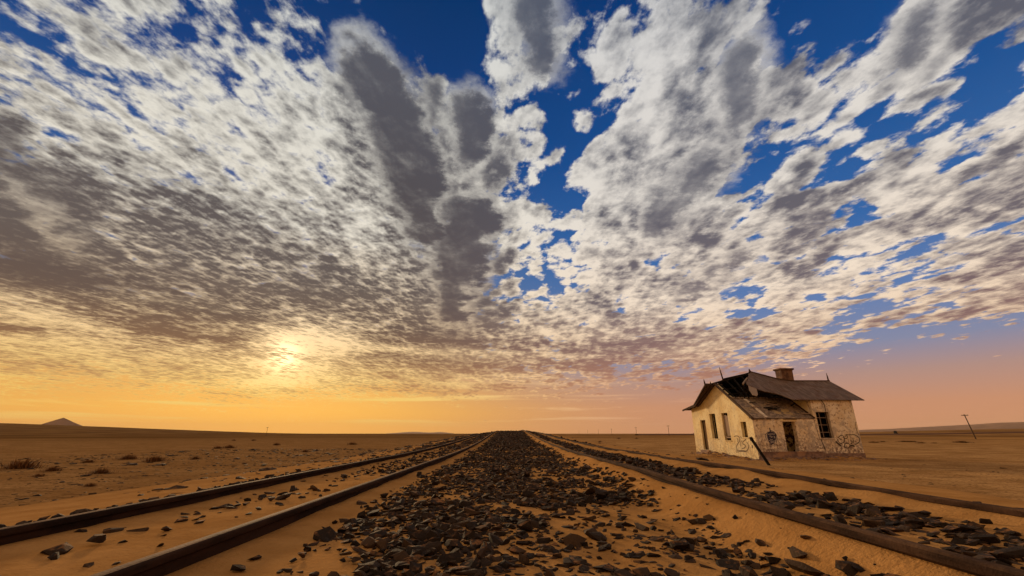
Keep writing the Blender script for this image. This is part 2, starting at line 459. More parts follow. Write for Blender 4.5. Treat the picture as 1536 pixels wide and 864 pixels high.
def b_stone(q, bs):
    p = pos(q)
    oi = q.n('ShaderNodeNewGeometry')
    rnd = oi.outputs['Random Per Island']
    c = q.ramp(rnd, [(0.0, (0.013, 0.009, 0.007)), (0.35, (0.024, 0.016, 0.012)), (0.7, (0.040, 0.025, 0.017)), (0.93, (0.060, 0.036, 0.022)), (1.0, (0.11, 0.062, 0.030))])
    c = q.mix(q.m('MULTIPLY', q.ss(q.noise(p, 45.0, 4, 0.6), 0.5, 0.7), 0.4), c, (0.065, 0.040, 0.027))
    nz = q.xyz(oi.outputs['Normal'])[2]
    dust = q.m('MULTIPLY', q.ss(nz, 0.75, 1.0), q.ss(q.noise(p, 18.0, 3, 0.6), 0.5, 0.68))
    c = q.mix(q.m('MULTIPLY', dust, 0.6), c, SAND)
    set_bump(q, bs, q.noise(p, 70.0, 4, 0.65), 0.006)
    return c
M_STONE = material('ballast_rock', b_stone, 0.85, spec=0.12)

def b_rail(q, bs):
    p = pos(q)
    n = q.noise(q.v('MULTIPLY', p, (14.0, 3.0, 14.0)), 1.0, 5, 0.65)
    c = q.mix(q.ss(n, 0.35, 0.65), (0.016, 0.010, 0.008), (0.042, 0.022, 0.015))  # steel darkened to stand for shade on the sides away from the sun
    c = q.mix(q.m('MULTIPLY', q.ss(q.noise(p, 30.0, 3, 0.6), 0.55, 0.7), 0.5), c, (0.03, 0.018, 0.016))
    nz = q.xyz(q.n('ShaderNodeNewGeometry').outputs['Normal'])[2]
    top = q.ss(nz, 0.8, 0.97)
    c = q.mix(q.m('MULTIPLY', top, q.ss(q.noise(p, 5.0, 4, 0.7), 0.42, 0.62, 0.35, 0.8)), c, (0.20, 0.115, 0.070))  # worn top, its paleness also standing for sky glow
    set_bump(q, bs, q.noise(p, 120.0, 3, 0.6), 0.002)
    return c
def b_rail2(q, bs):
    p = pos(q)
    n = q.noise(q.v('MULTIPLY', p, (20.0, 4.0, 20.0)), 1.0, 5, 0.65)
    c = q.mix(q.ss(n, 0.35, 0.65), (0.026, 0.015, 0.011), (0.066, 0.037, 0.025))
    c = q.mix(q.m('MULTIPLY', q.ss(q.noise(p, 25.0, 4, 0.7), 0.54, 0.68), 0.6), c, (0.035, 0.018, 0.012))
    nz = q.xyz(q.n('ShaderNodeNewGeometry').outputs['Normal'])[2]
    c = q.mix(q.m('MULTIPLY', q.ss(nz, 0.5, 0.9), q.ss(q.noise(p, 3.0, 4, 0.7), 0.45, 0.62, 0.1, 0.6)), c, (0.16, 0.090, 0.052))
    set_bump(q, bs, q.noise(p, 90.0, 4, 0.65), 0.004)
    return c
M_RAIL2 = material('sandy_rusty_rail_steel', b_rail2, 0.9, 0.0, spec=0.03)
M_RAIL = material('rusty_rail_steel', b_rail, 0.85, 0.0, spec=0.06)

# ================================================================== ground
XL1, XL2, XR1, XR2 = -2.34, -1.27, 1.31, 2.41
def track_rise(y): return 0.74 * sst(y, 9, 50) * (1 - sst(y, 56, 150))
def ground_z(x, y):
    x = np.asarray(x, float); y = np.asarray(y, float); ax = np.abs(x)
    top = track_rise(y) * (1 - 0.35 * sst(ax, 0.8, 3.2)) + 0.095 * sst(x, 0.95, 1.35)
    r = np.hypot(x, y)
    pl = -0.9 + (-0.2) * sst(x, -5, 8)
    pl = pl + 0.10 * fbm(x / 3, y / 3, 3) * sst(ax, 3, 6) + 0.5 * fbm(x / 40, y / 40, 9) * sst(r, 40, 90) + 1.0 * fbm(x / 150, y / 150, 12) * sst(r, 120, 300)
    k = (1 - sst(ax, 2.75, 10.0)) * (1 - sst(y, 80, 180)) * sst(y, -200, -60)
    z = pl + (top - pl) * k
    near = (1 - sst(ax, 5, 9)) * (1 - sst(y, 25, 50))
    z = z + near * (0.040 * fbm(x / 0.9, y / 1.4, 21, 3) + 0.018 * fbm(x / 0.22, y / 0.3, 25, 3))
    # sand blown up against the right-hand rails, leaving the foot in the open
    for xr, a in ((XR1, 0.035), (XR2, 0.040)):
        w = np.exp(-((x - xr) / 0.16) ** 2) * (1 - sst(y, 20, 40))
        z = z + w * (a + 0.002 + 0.060 * fbm(x * 0 + y / 0.8, y * 0 + xr, 31, 2))
    for xr in (XL1, XL2):
        w = np.exp(-((x - xr) / 0.14) ** 2) * (1 - sst(y, 20, 40))
        z = z + w * 0.016
    z = z + 0.045 * np.exp(-((x + 2.62) / 0.16) ** 2) * (1 - sst(y, 30, 50))
    azd = np.degrees(np.arctan2(x, y))
    z = z + 26.5 * sst(r, 400, 1600) * sst(-azd, 20, 56) * (y > -500)
    z = z + 8.5 * sst(r, 420, 950) * sst(azd, 26, 52)
    # sand drifted against the foot of the house
    cu, su = math.cos(R(5)), math.sin(R(5))
    hu = (x - 15.734) * cu + (y - 29.095) * su; hv = -(x - 15.734) * su + (y - 29.095) * cu
    dh = np.hypot(np.maximum(np.maximum(-hu, hu - 7.27), 0), np.maximum(np.maximum(-hv, hv - 7.9), 0))
    z = z + (0.13 + 0.55 * fbm(x / 1.1, y / 1.1, 35, 3)) * np.exp(-(dh / 0.6) ** 2)
    return z
nx, ny = 760, 760
tx = np.linspace(-1, 1, nx); a_ = 1.5; bx_ = math.asinh(9000 / a_)
X = a_ * np.sinh(bx_ * tx)
y0 = 2.6; lo = math.asinh(-2500 / 2.0); hi = math.asinh(9000 / 2.0)
Y = y0 + 2.0 * np.sinh(np.linspace(lo, hi, ny))
# keep most rows in front of the camera
Y = np.sort(np.concatenate([Y[Y < -1.0][::4], np.linspace(-1.0, 0.6, 12), y0 - 2.0 + 2.0 * np.exp(np.linspace(0, math.log(4500), ny))]))
XX, YY = np.meshgrid(X, Y, indexing='ij')
ZZ = ground_z(XX, YY)
V = np.stack([XX, YY, ZZ], -1).reshape(-1, 3)
I = np.arange(len(X) * len(Y)).reshape(len(X), len(Y))
F = np.stack([I[:-1, :-1], I[1:, :-1], I[1:, 1:], I[:-1, 1:]], -1).reshape(-1, 4)
ground = np_mesh('ground', V, F, M_GROUND, 4, True)
tagit(ground, kind='structure')
def gz(x, y): return float(ground_z(x, y))

# ================================================================== far hills
def b_hill(q, bs):
    p = pos(q)
    return q.mix(q.ss(q.noise(p, 0.01, 5, 0.6), 0.35, 0.65), (0.20, 0.11, 0.072), (0.30, 0.165, 0.10))
M_HILL = material('far_rock', b_hill, 1.0)
def ridge(name, az0, az1, r, hfun, depth, n=120, m=14):
    vs, fs = [], []
    for j in range(m + 1):
        t = j / m
        prof = math.sin(math.pi * t) ** 0.8
        for i in range(n + 1):
            a = R(az0 + (az1 - az0) * i / n)
            rr = r + depth * (t - 0.5)
            x_, y_ = math.sin(a) * rr, math.cos(a) * rr
            h = max(hfun(math.degrees(a), rr), 0) * prof
            vs.append((x_, y_, -6 + h + (6 if h > 3 else 0) + 0.05 * h * fbm(x_ / 120, y_ / 120, 40)))
    for j in range(m):
        for i in range(n):
            k = j * (n + 1) + i
            fs.append((k, k + 1, k + n + 2, k + n + 1))
    o = link_mesh(name, vs, fs, M_HILL, smooth=True)
    return tagit(o, kind='structure')
# lone cone on the left skyline
def cone_hill(az, r, hh, wdeg):
    cx, cy = math.sin(R(az)) * r, math.cos(R(az)) * r
    w = r * R(wdeg) / 2
    vs, fs = [], []
    n, m = 48, 20
    for j in range(m + 1):
        t = j / m
        for i in range(n):
            a = 2 * math.pi * i / n
            rr = w * t * (1 + 0.12 * math.sin(3 * a + 1) + 0.05 * math.sin(9 * a))
            h = hh * (1 - t) ** 1.15 * (1 + 0.10 * math.sin(6 * a + t * 5) * t)
            vs.append((cx + rr * math.cos(a) * 1.0, cy + rr * math.sin(a), h + 34.0 * r / 3600 - 10))
    for j in range(m):
        for i in range(n):
            fs.append((j * n + i, j * n + (i + 1) % n, (j + 1) * n + (i + 1) % n, (j + 1) * n + i))
    o = link_mesh('hill', vs, fs, M_HILL, smooth=True)
    return tagit(o, kind='structure')
cone_hill(-44.7, 3600, 62, 4.2)
ridge('hills', 22, 62, 5600, lambda a, r: 8 + 92 * float(sst(a, 30, 54)) + 14 * float(fbm(a / 3.0, 1.0, 44)) * float(sst(a, 24, 30)), 1500)
ridge('hills', -18, -4, 7000, lambda a, r: 26 * math.exp(-((a + 12) / 2.2) ** 2) + 20 * math.exp(-((a + 8.6) / 1.2) ** 2), 1200)
# raised road that draws a dark line across the right-hand plain
def b_road(q, bs): return q.mix(q.noise(pos(q), 0.05, 3), (0.10, 0.048, 0.028), (0.15, 0.07, 0.036))
M_ROAD = material('road_gravel', b_road, 0.95)
vs, fs = [], []
for i in range(81):
    t = i / 80; x_ = 120 + 620 * t; y_ = 430 - 60 * t
    z_ = gz(x_, y_)
    for dy, dz_ in ((-9, -0.6), (-3.5, 1.0), (3.5, 1.0), (9, -0.6)): vs.append((x_, y_ + dy, z_ + dz_))
for i in range(80):
    for k in range(3): fs.append((i * 4 + k, (i + 1) * 4 + k, (i + 1) * 4 + k + 1, i * 4 + k + 1))
tagit(link_mesh('road', vs, fs, M_ROAD), kind='structure')

# ================================================================== rails
def rail(xr, lift, wob, label, y_from=0.35, curve=0.0):
    prof = [(-0.028, -0.014), (-0.026, -0.007), (-0.020, -0.002), (-0.010, 0.0), (0.010, 0.0), (0.020, -0.002), (0.026, -0.007), (0.028, -0.014), (0.027, -0.030), (0.010, -0.042), (0.009, -0.120), (0.060, -0.134), (0.060, -0.146), (-0.060, -0.146), (-0.060, -0.134), (-0.009, -0.120), (-0.010, -0.042), (-0.027, -0.030)]
    ys = np.concatenate([np.linspace(-3, 12, 100), np.linspace(12.4, 90, 150)])
    n = len(prof); vs, fs = [], []
    for y in ys:
        base = track_rise(y) * (1 - 0.35 * float(sst(abs(xr), 0.8, 3.2))) + 0.095 * float(sst(xr, 0.95, 1.35))
        zt = base + lift + wob * float(fbm(np.array(y / 2.4), np.array(xr), 50, 2))
        xo = xr + wob * 0.8 * float(fbm(np.array(y / 3.1), np.array(xr), 55, 2))
        for (a, b_) in prof: vs.append((xo + a, y, zt + b_))
    for i in range(len(ys) - 1):
        for k in range(n):
            fs.append((i * n + k, i * n + (k + 1) % n, (i + 1) * n + (k + 1) % n, (i + 1) * n + k))
    fs.append(tuple(range(n))[::-1]); fs.append(tuple((len(ys) - 1) * n + k for k in range(n)))
    o = link_mesh('rail', vs, fs, M_RAIL2 if xr > 0 else M_RAIL)
    return tagit(o, label, 'rail', 'rails of the railway tracks')
rail(XL1, 0.088, 0.006, 'outermost left rail, side darkened as shade, worn top paled as sky glow, stones piled along its far side')
rail(XL2, 0.088, 0.006, 'inner left rail running up from the bottom edge beside the wide stone bed')
rail(XR1, 0.075, 0.030, 'inner right rail of brown rust, half buried in orange sand beside the wide stone bed')
rail(XR2, 0.075, 0.034, 'outermost right rail dipping in and out of sand, nearest to the derelict house')

# ================================================================== ballast stones
def make_templates(n=26):
    out = []
    rr = random.Random(5)
    for k in range(n):
        bm = bmesh.new()
        asp = (1.0, rr.uniform(0.55, 0.95), rr.uniform(0.35, 0.75))
        for i in range(rr.choice((9, 11, 13, 15))):
            v = Vector([rr.gauss(0, 1) for _ in range(3)]).normalized()
            mx = max(abs(c) for c in v); v = v.lerp(v / mx, 0.55)
            bm.verts.new([v[c] * asp[c] * rr.uniform(0.82, 1.05) for c in range(3)])
        bmesh.ops.convex_hull(bm, input=bm.verts)
        bmesh.ops.delete(bm, geom=[v for v in bm.verts if not v.link_faces], context='VERTS')
        bm.verts.index_update()
        bmesh.ops.triangulate(bm, faces=bm.faces)
        vs = np.array([v.co[:] for v in bm.verts]); bm.verts.index_update()
        fs = np.array([[v.index for v in f.verts] for f in bm.faces])
        bm.free(); out.append((vs, fs))
    return out
TPL = make_templates()
S = []                      # x, y, size, sink, zone
def scatter(n, xf, yf, sz, zone, keep=None):
    y = yf(rng.random(n)); x = xf(rng.random(n), y)
    s = np.clip(np.exp(rng.normal(math.log(sz), 0.42, n)), sz * 0.35, sz * 2.3)
    if keep is not None:
        m_ = keep(x, y) > rng.random(n); x, y, s = x[m_], y[m_], s[m_]
    S.append(np.stack([x, y, s, np.full(len(x), zone)], 1))
def bed_keep(x, y):
    # crowded in the middle and far off, sandy patches close by
    c = fbm(x / 0.42, y / 0.55, 60, 3)
    w = 1.14 + 0.14 * fbm(y / 1.3, y * 0, 66, 2)
    edge = 1 - sst(x, w - 0.10, w + 0.10)
    edge = edge * sst(x, -w + 0.02, -w + 0.28)
    dens = np.clip(0.50 + 2.6 * c + 0.45 * sst(y, 4.0, 12.0) + 0.20 * np.exp(-(x / 0.5) ** 2), 0.12, 1)
    return edge * dens
U = lambda a, b_: (lambda r: a + (b_ - a) * r)
scatter(5200, lambda r, y: -1.2 + 2.5 * r, U(0.9, 4.0), 0.028, 0, bed_keep)
scatter(4200, lambda r, y: -1.2 + 2.5 * r, U(0.9, 5.0), 0.016, 0, bed_keep)
scatter(9500, lambda r, y: -1.2 + 2.4 * r, U(4.0, 12.0), 0.027, 0, bed_keep)
scatter(19000, lambda r, y: -1.18 + 2.36 * r, U(12.0, 52.0), 0.038, 0, bed_keep)
# left track
scatter(2300, lambda r, y: -2.42 - 0.18 * r, U(1.5, 14.0), 0.024, 1, lambda x, y: 0.75 + 1.2 * (fbm(y / 0.6, y * 0, 71, 2)))
scatter(1800, lambda r, y: -2.60 - 0.22 * r, U(14.0, 48.0), 0.045, 1)
lk = lambda x, y: np.clip(0.22 + 1.6 * fbm(x / 0.5, y / 0.7, 74, 2) + 0.75 * sst(y, 4.0, 9.0), 0.03, 1) * np.exp(-((x + 1.8) / (0.26 + 0.05)) ** 2)
scatter(2600, lambda r, y: -2.25 + 0.9 * r, U(1.4, 14.0), 0.028, 2, lk)
scatter(3500, lambda r, y: -2.2 + 0.8 * r, U(14.0, 50.0), 0.045, 2, lk)
# right track
rk = lambda x, y: np.clip(0.75 + 2.0 * fbm(x / 0.4, y / 0.6, 78, 2), 0.1, 1) * np.exp(-((x - 1.86) / (0.27)) ** 4)
scatter(4200, lambda r, y: 1.50 + 0.72 * r, U(1.2, 12.0), 0.030, 3, rk)
scatter(3600, lambda r, y: 1.55 + 0.6 * r, U(12.0, 50.0), 0.045, 3, rk)
scatter(1100, lambda r, y: 2.50 + 0.18 * r, U(1.8, 14.0), 0.026, 4, lambda x, y: 0.45 + 1.4 * fbm(y / 0.5, y * 0, 81, 2))
scatter(1000, lambda r, y: 2.55 + 0.3 * r, U(14.0, 48.0), 0.04, 4)
# a few loose ones on the sand strips
scatter(60, lambda r, y: 0.95 + 0.3 * r, U(1.3, 5), 0.012, 0)
S = np.concatenate(S)
# big distinctive stones seen close to the camera: sight line to their foot, half width in the view, label
def foot(px, py):
    x, y = (px - 768) / FPX, (432 - py) / FPX
    d = Vector((x, math.cos(PITCH) - y * math.sin(PITCH), math.sin(PITCH) + y * math.cos(PITCH)))
    t = 0.4
    while t < 30:
        p = CAM + d * t
        if p.z < float(ground_z(p.x, p.y)): break
        t += 0.004
    return p.x, p.y, t
BIG = [(735, 789, 13, 'long blocky black stone in mid-bed, just left of the centre line'), (769, 812, 13, 'dark stone just right and below the long blocky black one'), (749, 830, 10, 'upright dark stone left of centre, above the bottom edge'),
       (796, 838, 15, 'dark lumpy stone just right of centre, above the bottom edge'), (837, 859, 14, 'square black block at the bottom edge, right of centre'), (860, 856, 10, 'black stone touching the right side of the square black block'),
       (904, 806, 10, 'tall dark stone with bare sand on its left, right of centre'), (906, 828, 13, 'dark stone directly below the tall one right of centre'), (648, 852, 11, 'dark stone left of centre by the bottom edge'),
       (624, 858, 19, 'widest black stone left of centre, cut by the bottom edge'), (837, 820, 11, 'flat-topped dark stone straight above the square black block'), (1215, 858, 36, 'biggest rock of all, at the bottom edge on the right'),
       (1208, 832, 21, 'long low rock just behind the biggest rock'), (1129, 830, 13, 'rounded black stone left of the long low rock'), (1149, 818, 12, 'rounded grey-brown stone above the biggest rock, toward the rail'),
       (1059, 812, 13, 'dark block in the right half of the bed, well clear of the rail'), (1179, 858, 10, 'small dark rock at the left foot of the biggest rock'), (387, 838, 13, 'dark stone on the left fringe of the bed, beside the inner left rail'),
       (130, 797, 11, 'pointed black stone between the left rails, leftmost of three in a row'), (174, 797, 15, 'middle one of three black stones in a row between the left rails'), (210, 797, 17, 'right and widest one of three black stones in a row between the left rails'),
       (141, 850, 10, 'lone rounded stone between the left rails near the bottom edge'), (90, 838, 18, 'flat long stone between the left rails near the left edge'), (190, 813, 9, 'small stone below the row of three between the left rails')]
_b = []
for x_, y_, h_, _l in BIG:
    fx, fy, ft = foot(x_, y_); _b.append((fx, fy, h_ / FPX * ft * 0.95, 5))
S = S[np.all([np.hypot(S[:, 0] - q[0], S[:, 1] - q[1]) > q[2] * 1.1 for q in _b], axis=0)]
S = np.concatenate([S, np.array(_b)])
n = len(S)
SX, SY, SS, SZN = S.T
# flatten many of them so that they lie half sunk in the sand
flatk = np.where(SZN == 5, 0.85, np.exp(rng.normal(-0.38, 0.30, n)))
rotz = rng.random(n) * 2 * math.pi
tilt = rng.normal(0, 0.22, n); tilt2 = rng.normal(0, 0.22, n)
sink = rng.uniform(-0.25, 0.40, n)
pile = np.where((SZN < 5), rng.random(n) ** 3 * 0.8, 0.0)
tid = rng.integers(0, len(TPL), n)
GZ = ground_z(SX, SY)
def stone_mat(i):
    ca, sa = math.cos(rotz[i]), math.sin(rotz[i])
    Rz = np.array([[ca, -sa, 0], [sa, ca, 0], [0, 0, 1]])
    cx, sx2 = math.cos(tilt[i]), math.sin(tilt[i]); cy, sy2 = math.cos(tilt2[i]), math.sin(tilt2[i])
    Rx = np.array([[1, 0, 0], [0, cx, -sx2], [0, sx2, cx]]); Ry = np.array([[cy, 0, sy2], [0, 1, 0], [-sy2, 0, cy]])
    Mx = Rz @ Rx @ Ry @ np.diag([1, 1, flatk[i]]) * SS[i]
    off = np.array([SX[i], SY[i], GZ[i] + SS[i] * flatk[i] * 0.5 * (sink[i] + pile[i])])
    return Mx, off
# apparent size seen from the camera decides which stones stand alone
dxy = SY * math.cos(PITCH) + (GZ - 0.5) * math.sin(PITCH)
ppx = 768 + FPX * SX / dxy; ppy = 432 - FPX * (-(SY) * math.sin(PITCH) + (GZ - 0.5) * math.cos(PITCH)) / dxy
vis = (dxy > 0.5) & (ppx > 5) & (ppx < 1531) & (ppy < 862)
app = np.where(SZN == 5, 9.0, 1.0) * np.where(vis | (SZN == 5), SS * np.sqrt(flatk) / np.maximum(dxy, 0.3), 0)
order = np.argsort(-app)
solo = set(order[:296].tolist())
VV, FF, base_i = [], [], 0
for i in range(n):
    if i in solo or not (dxy[i] > 0.3): continue
    Mx, off = stone_mat(i)
    v, f = TPL[tid[i]]
    VV.append(v @ Mx.T + off); FF.append(f + base_i); base_i += len(v)
bal = np_mesh('ballast_stones', np.concatenate(VV), np.concatenate(FF), M_STONE, 3)
tagit(bal, 'dark crushed ballast stones strewn between and beside the rails', 'ballast', kind='stuff')
zone_lab = {0: 'dark angular ballast stone half sunk in sand between the two tracks',
            1: 'dark ballast stone in the row along the far side of the outermost left rail',
            2: 'dark ballast stone lying on bare sand between the two left rails',
            3: 'dark ballast stone in the heap between the two right rails',
            4: 'small dark stone on the sand behind the outermost right rail'}
tpl_me = []
for v, f in TPL:
    me = bpy.data.meshes.new('ballast_stone'); me.from_pydata(v.tolist(), [], f.tolist()); me.materials.append(M_STONE); tpl_me.append(me)
nb = 0
for i in order[:296].tolist():
    Mx, off = stone_mat(i)
    o = bpy.data.objects.new('ballast_stone', tpl_me[tid[i]])
    o.matrix_world = Matrix([list(Mx[r_]) + [off[r_]] for r_ in range(3)] + [[0, 0, 0, 1]])
    COL.objects.link(o)
    z_ = int(SZN[i])
    if z_ == 5: lab = BIG[i - (n - len(BIG))][3]
    else: lab = zone_lab[z_]
    tagit(o, lab, 'stone', 'ballast stones near the camera')

# pebbles on the plains
m_ = 14000
px_ = np.concatenate([-2.9 - 26 * rng.random(m_ // 2) ** 1.4, 2.9 + 22 * rng.random(m_ // 2) ** 1.4]); py_ = 2 + 42 * rng.random(m_) ** 1.3
keep = (fbm(px_ / 2.0, py_ / 2.0, 90, 3) + 0.42 * (px_ < 0)) > rng.random(m_) * 0.6
keep &= ~((px_ > 2.9) & (rng.random(m_) < 0.55))
px_, py_ = px_[keep], py_[keep]; ps = np.exp(rng.normal(math.log(0.022), 0.55, len(px_))) * (1 + py_ / 14)
VV, FF, base_i = [], [], 0
pzz = ground_z(px_, py_)
for i in range(len(px_)):
    v, f = TPL[i % len(TPL)]
    c, s_ = math.cos(i * 1.7), math.sin(i * 1.7)
    w = v @ np.array([[c, s_, 0], [-s_, c, 0], [0, 0, 0.55]]) * ps[i] + np.array([px_[i], py_[i], pzz[i]])
    VV.append(w); FF.append(f + base_i); base_i += len(v)
peb = np_mesh('pebbles', np.concatenate(VV), np.concatenate(FF), M_STONE, 3)
tagit(peb, 'small dark pebbles scattered over the sandy plain', 'pebbles', kind='stuff')

# ================================================================== haze: the air itself
hz = bpy.data.materials.new('desert_air'); hz.use_nodes = True
t_ = hz.node_tree; t_.nodes.clear()
pv = t_.nodes.new('ShaderNodeVolumePrincipled'); oo = t_.nodes.new('ShaderNodeOutputMaterial')
pv.inputs['Color'].default_value = (0.92, 0.80, 0.70, 1); pv.inputs['Density'].default_value = HAZE; pv.inputs['Anisotropy'].default_value = 0.0
t_.links.new(pv.outputs[0], oo.inputs['Volume'])
bm = bmesh.new(); add_box(bm, (-9500, -3000, -40), (9500, 9500, 190))
tagit(bm_obj('haze', bm, hz), 'thin dusty air over the desert plain', 'haze', kind='stuff')

# ================================================================== derelict house
M_GAIN = 1.0
def b_plaster(warm, worn):
    def b_(q, bs):
        p = objc(q); x, y, z = q.xyz(p)
        n = q.noise(p, 1.3, 5, 0.6); n2 = q.noise(p, 6.0, 5, 0.65); n3 = q.noise(q.v('MULTIPLY', p, (5, 5, 0.7)), 1.0, 4, 0.6)
        c = q.mix(q.ss(n, 0.35, 0.65), warm, tuple(v * f for v, f in zip(warm, (0.86, 0.78, 0.66))))
        c = q.mix(q.m('MULTIPLY', q.ss(n2, 0.52, 0.66), worn), c, (0.30, 0.19, 0.13))
        low = q.ss(q.m('ADD', z, q.m('MULTIPLY', n, 1.2)), 0.8, 2.8, 1.0, 0.0)
        c = q.mix(q.m('MULTIPLY', q.m('MULTIPLY', low, q.ss(n2, 0.40, 0.56)), worn), c, (0.20, 0.145, 0.13))
        c = q.mix(q.m('MULTIPLY', q.ss(n3, 0.60, 0.75), 0.35 * worn), c, (0.17, 0.11, 0.08))
        sp = q.noise(p, 17.0, 3, 0.6)
        c = q.mix(q.m('MULTIPLY', q.ss(sp, 0.62, 0.72), worn * 0.45), c, (0.20, 0.12, 0.085))
        gp = q.noise(p, 0.9, 6, 0.7, 0.4)
        c = q.mix(q.m('MULTIPLY', q.ss(gp, 0.52, 0.56), worn * 0.65), c, (0.42, 0.37, 0.34))
        set_bump(q, bs, q.m('ADD', q.m('MULTIPLY', n2, 0.7), q.m('MULTIPLY', sp, 0.4)), 0.03)
        return c
    return b_
M_PL_SIDE = material('plaster_yellow', b_plaster((0.86, 0.75, 0.49), 0.35), 0.9)
M_PL_FRONT = material('plaster_worn', b_plaster((0.86, 0.78, 0.66), 1.0), 0.9)
def b_stain(q, bs):
    p = objc(q)
    n = q.noise(p, 1.6, 5, 0.65, 0.5); n2 = q.noise(p, 5.0, 5, 0.65)
    x, y, z = q.xyz(p)
    c = q.mix(q.ss(n2, 0.4, 0.62), (0.16, 0.125, 0.108), (0.36, 0.275, 0.22))
    right = q.ss(q.m('ADD', x, q.m('MULTIPLY', n, 1.5)), 2.2, 3.6)
    c = q.mix(q.m('MULTIPLY', q.ss(n, 0.50, 0.60), q.m('ADD', 0.35, q.m('MULTIPLY', right, 0.6))), c, (0.55, 0.40, 0.20))
    c = q.mix(q.m('MULTIPLY', q.ss(q.noise(p, 9.0, 4, 0.6), 0.58, 0.68), 0.6), c, (0.50, 0.40, 0.31))
    set_bump(q, bs, n2, 0.03)
    return c
M_STAIN = material('stained_screed', b_stain, 0.9)
def b_roof(q, bs):
    p = objc(q)
    x, y, z = q.xyz(p)
    n = q.noise(q.v('MULTIPLY', p, (7.0, 1.2, 1.2)), 1.0, 5, 0.65); n2 = q.noise(p, 2.0, 4, 0.6)
    c = q.mix(q.ss(n, 0.35, 0.65), (0.115, 0.083, 0.072), (0.23, 0.165, 0.140))
    c = q.mix(q.m('MULTIPLY', q.ss(n2, 0.50, 0.64), 0.6), c, (0.12, 0.058, 0.038))
    w = q.m('SINE', q.m('MULTIPLY', x, 2 * math.pi / 0.15))
    set_bump(q, bs, w, 0.02)
    return c
M_ROOF = material('rusty_roof_iron', b_roof, 0.65)
def b_char_shade(q, bs): return q.mix(q.ss(q.noise(objc(q), 4.0, 4, 0.6), 0.4, 0.65), (0.008, 0.007, 0.007), (0.024, 0.019, 0.018))  # black of charred timber, used for painted interior shade as well
M_CHAR_SHADE = material('char_and_shade_black', b_char_shade, 0.85)
def b_wood(q, bs): return q.mix(q.noise(q.v('MULTIPLY', objc(q), (12, 12, 2)), 1.0, 4, 0.6), (0.05, 0.032, 0.024), (0.11, 0.07, 0.05))
M_WOOD = material('weathered_wood', b_wood, 0.85)
def b_wood2(q, bs): return q.mix(q.noise(q.v('MULTIPLY', objc(q), (12, 12, 2)), 1.0, 4, 0.6), (0.22, 0.165, 0.13), (0.40, 0.30, 0.24))
M_WOOD2 = material('bare_grey_board', b_wood2, 0.85)
def b_plinth(q, bs):
    p = objc(q)
    n = q.noise(p, 3.0, 5, 0.65)
    set_bump(q, bs, n, 0.04)
    c = q.mix(q.ss(n, 0.4, 0.6), (0.17, 0.115, 0.105), (0.27, 0.18, 0.15))
    return q.mix(q.m('MULTIPLY', q.ss(q.noise(p, 1.1, 3, 0.5), 0.55, 0.62), 0.6), c, (0.42, 0.26, 0.16))
M_PLINTH = material('weathered_plinth', b_plinth, 0.9)
def b_inner(q, bs):
    p = objc(q); n = q.noise(p, 2.6, 4, 0.55, 0.6)
    c = q.ramp(n, [(0.40, (0.055, 0.020, 0.014)), (0.47, (0.07, 0.030, 0.020)), (0.50, (0.50, 0.36, 0.16)), (0.60, (0.62, 0.46, 0.22)), (0.66, (0.05, 0.03, 0.02))])
    return c
M_INNER = material('peeled_inner_paint', b_inner, 0.9)
def b_brick(q, bs):
    p = objc(q); n = q.noise(p, 3.5, 4, 0.6)
    return q.mix(q.ss(n, 0.4, 0.6), (0.10, 0.058, 0.045), (0.20, 0.115, 0.075))
M_CHIM = material('sooty_brick', b_brick, 0.9)
def flatmat(name, c, r=0.8):
    def b_(q, bs): return q.mix(q.ss(q.noise(objc(q), 14.0, 3, 0.6), 0.3, 0.7), c, tuple(v * 0.6 + 0.05 for v in c))
    return material(name, b_, r)
M_BLACK = flatmat('black_spray_paint', (0.045, 0.030, 0.026))
M_GREY = flatmat('grey_spray_paint', (0.13, 0.085, 0.06))
M_BLUE = flatmat('blue_spray_paint', (0.030, 0.028, 0.075))
M_WHITE = flatmat('white_spray_paint', (0.55, 0.50, 0.48))

HC = (15.734, 29.095, -1.10)
house = empty('derelict_house', HC, R(5))
tagit(house, 'derelict pale yellow plaster house with half collapsed roof, standing in sand right of the track', 'house')

def poly_wall(name, outline, holes, axis, at, thick, mat):
    """a wall from an outline in its plane, with openings cut through; axis 'v': plane v=at (front), 'u': plane u=at (side)"""
    bm = bmesh.new()
    def P3(a, w, d): return (a, at + d, w) if axis == 'v' else (at + d, a, w)
    def solid(pts, d0, d1):
        b_ = bmesh.new()
        lo_ = [b_.verts.new(P3(a, w, d0)) for a, w in pts]; hi_ = [b_.verts.new(P3(a, w, d1)) for a, w in pts]
        b_.faces.new(lo_); b_.faces.new(hi_[::-1])
        for i in range(len(pts)):
            j = (i + 1) % len(pts); b_.faces.new((lo_[i], hi_[i], hi_[j], lo_[j]))
        bmesh.ops.recalc_face_normals(b_, faces=b_.faces)
        me = bpy.data.meshes.new(name); b_.to_mesh(me); b_.free()
        o = bpy.data.objects.new(name, me); COL.objects.link(o); return o
    w_ = solid(outline, 0, thick)
    cuts = []
    for h in holes:
        if len(h) == 4 and not isinstance(h[0], tuple): h = [(h[0], h[2]), (h[1], h[2]), (h[1], h[3]), (h[0], h[3])]
        c = solid(h, -0.2, thick + 0.2); cuts.append(c)
        md = w_.modifiers.new('cut', 'BOOLEAN'); md.operation = 'DIFFERENCE'; md.solver = 'EXACT'; md.object = c
    if cuts:
        dg = bpy.context.evaluated_depsgraph_get(); dg.update()
        me = bpy.data.meshes.new_from_object(w_.evaluated_get(dg))
        w_.modifiers.clear(); w_.data = me
        for c in cuts: bpy.data.objects.remove(c, do_unlink=True)
    w_.data.materials.clear(); w_.data.materials.append(mat)
    w_.parent = house
    return w_
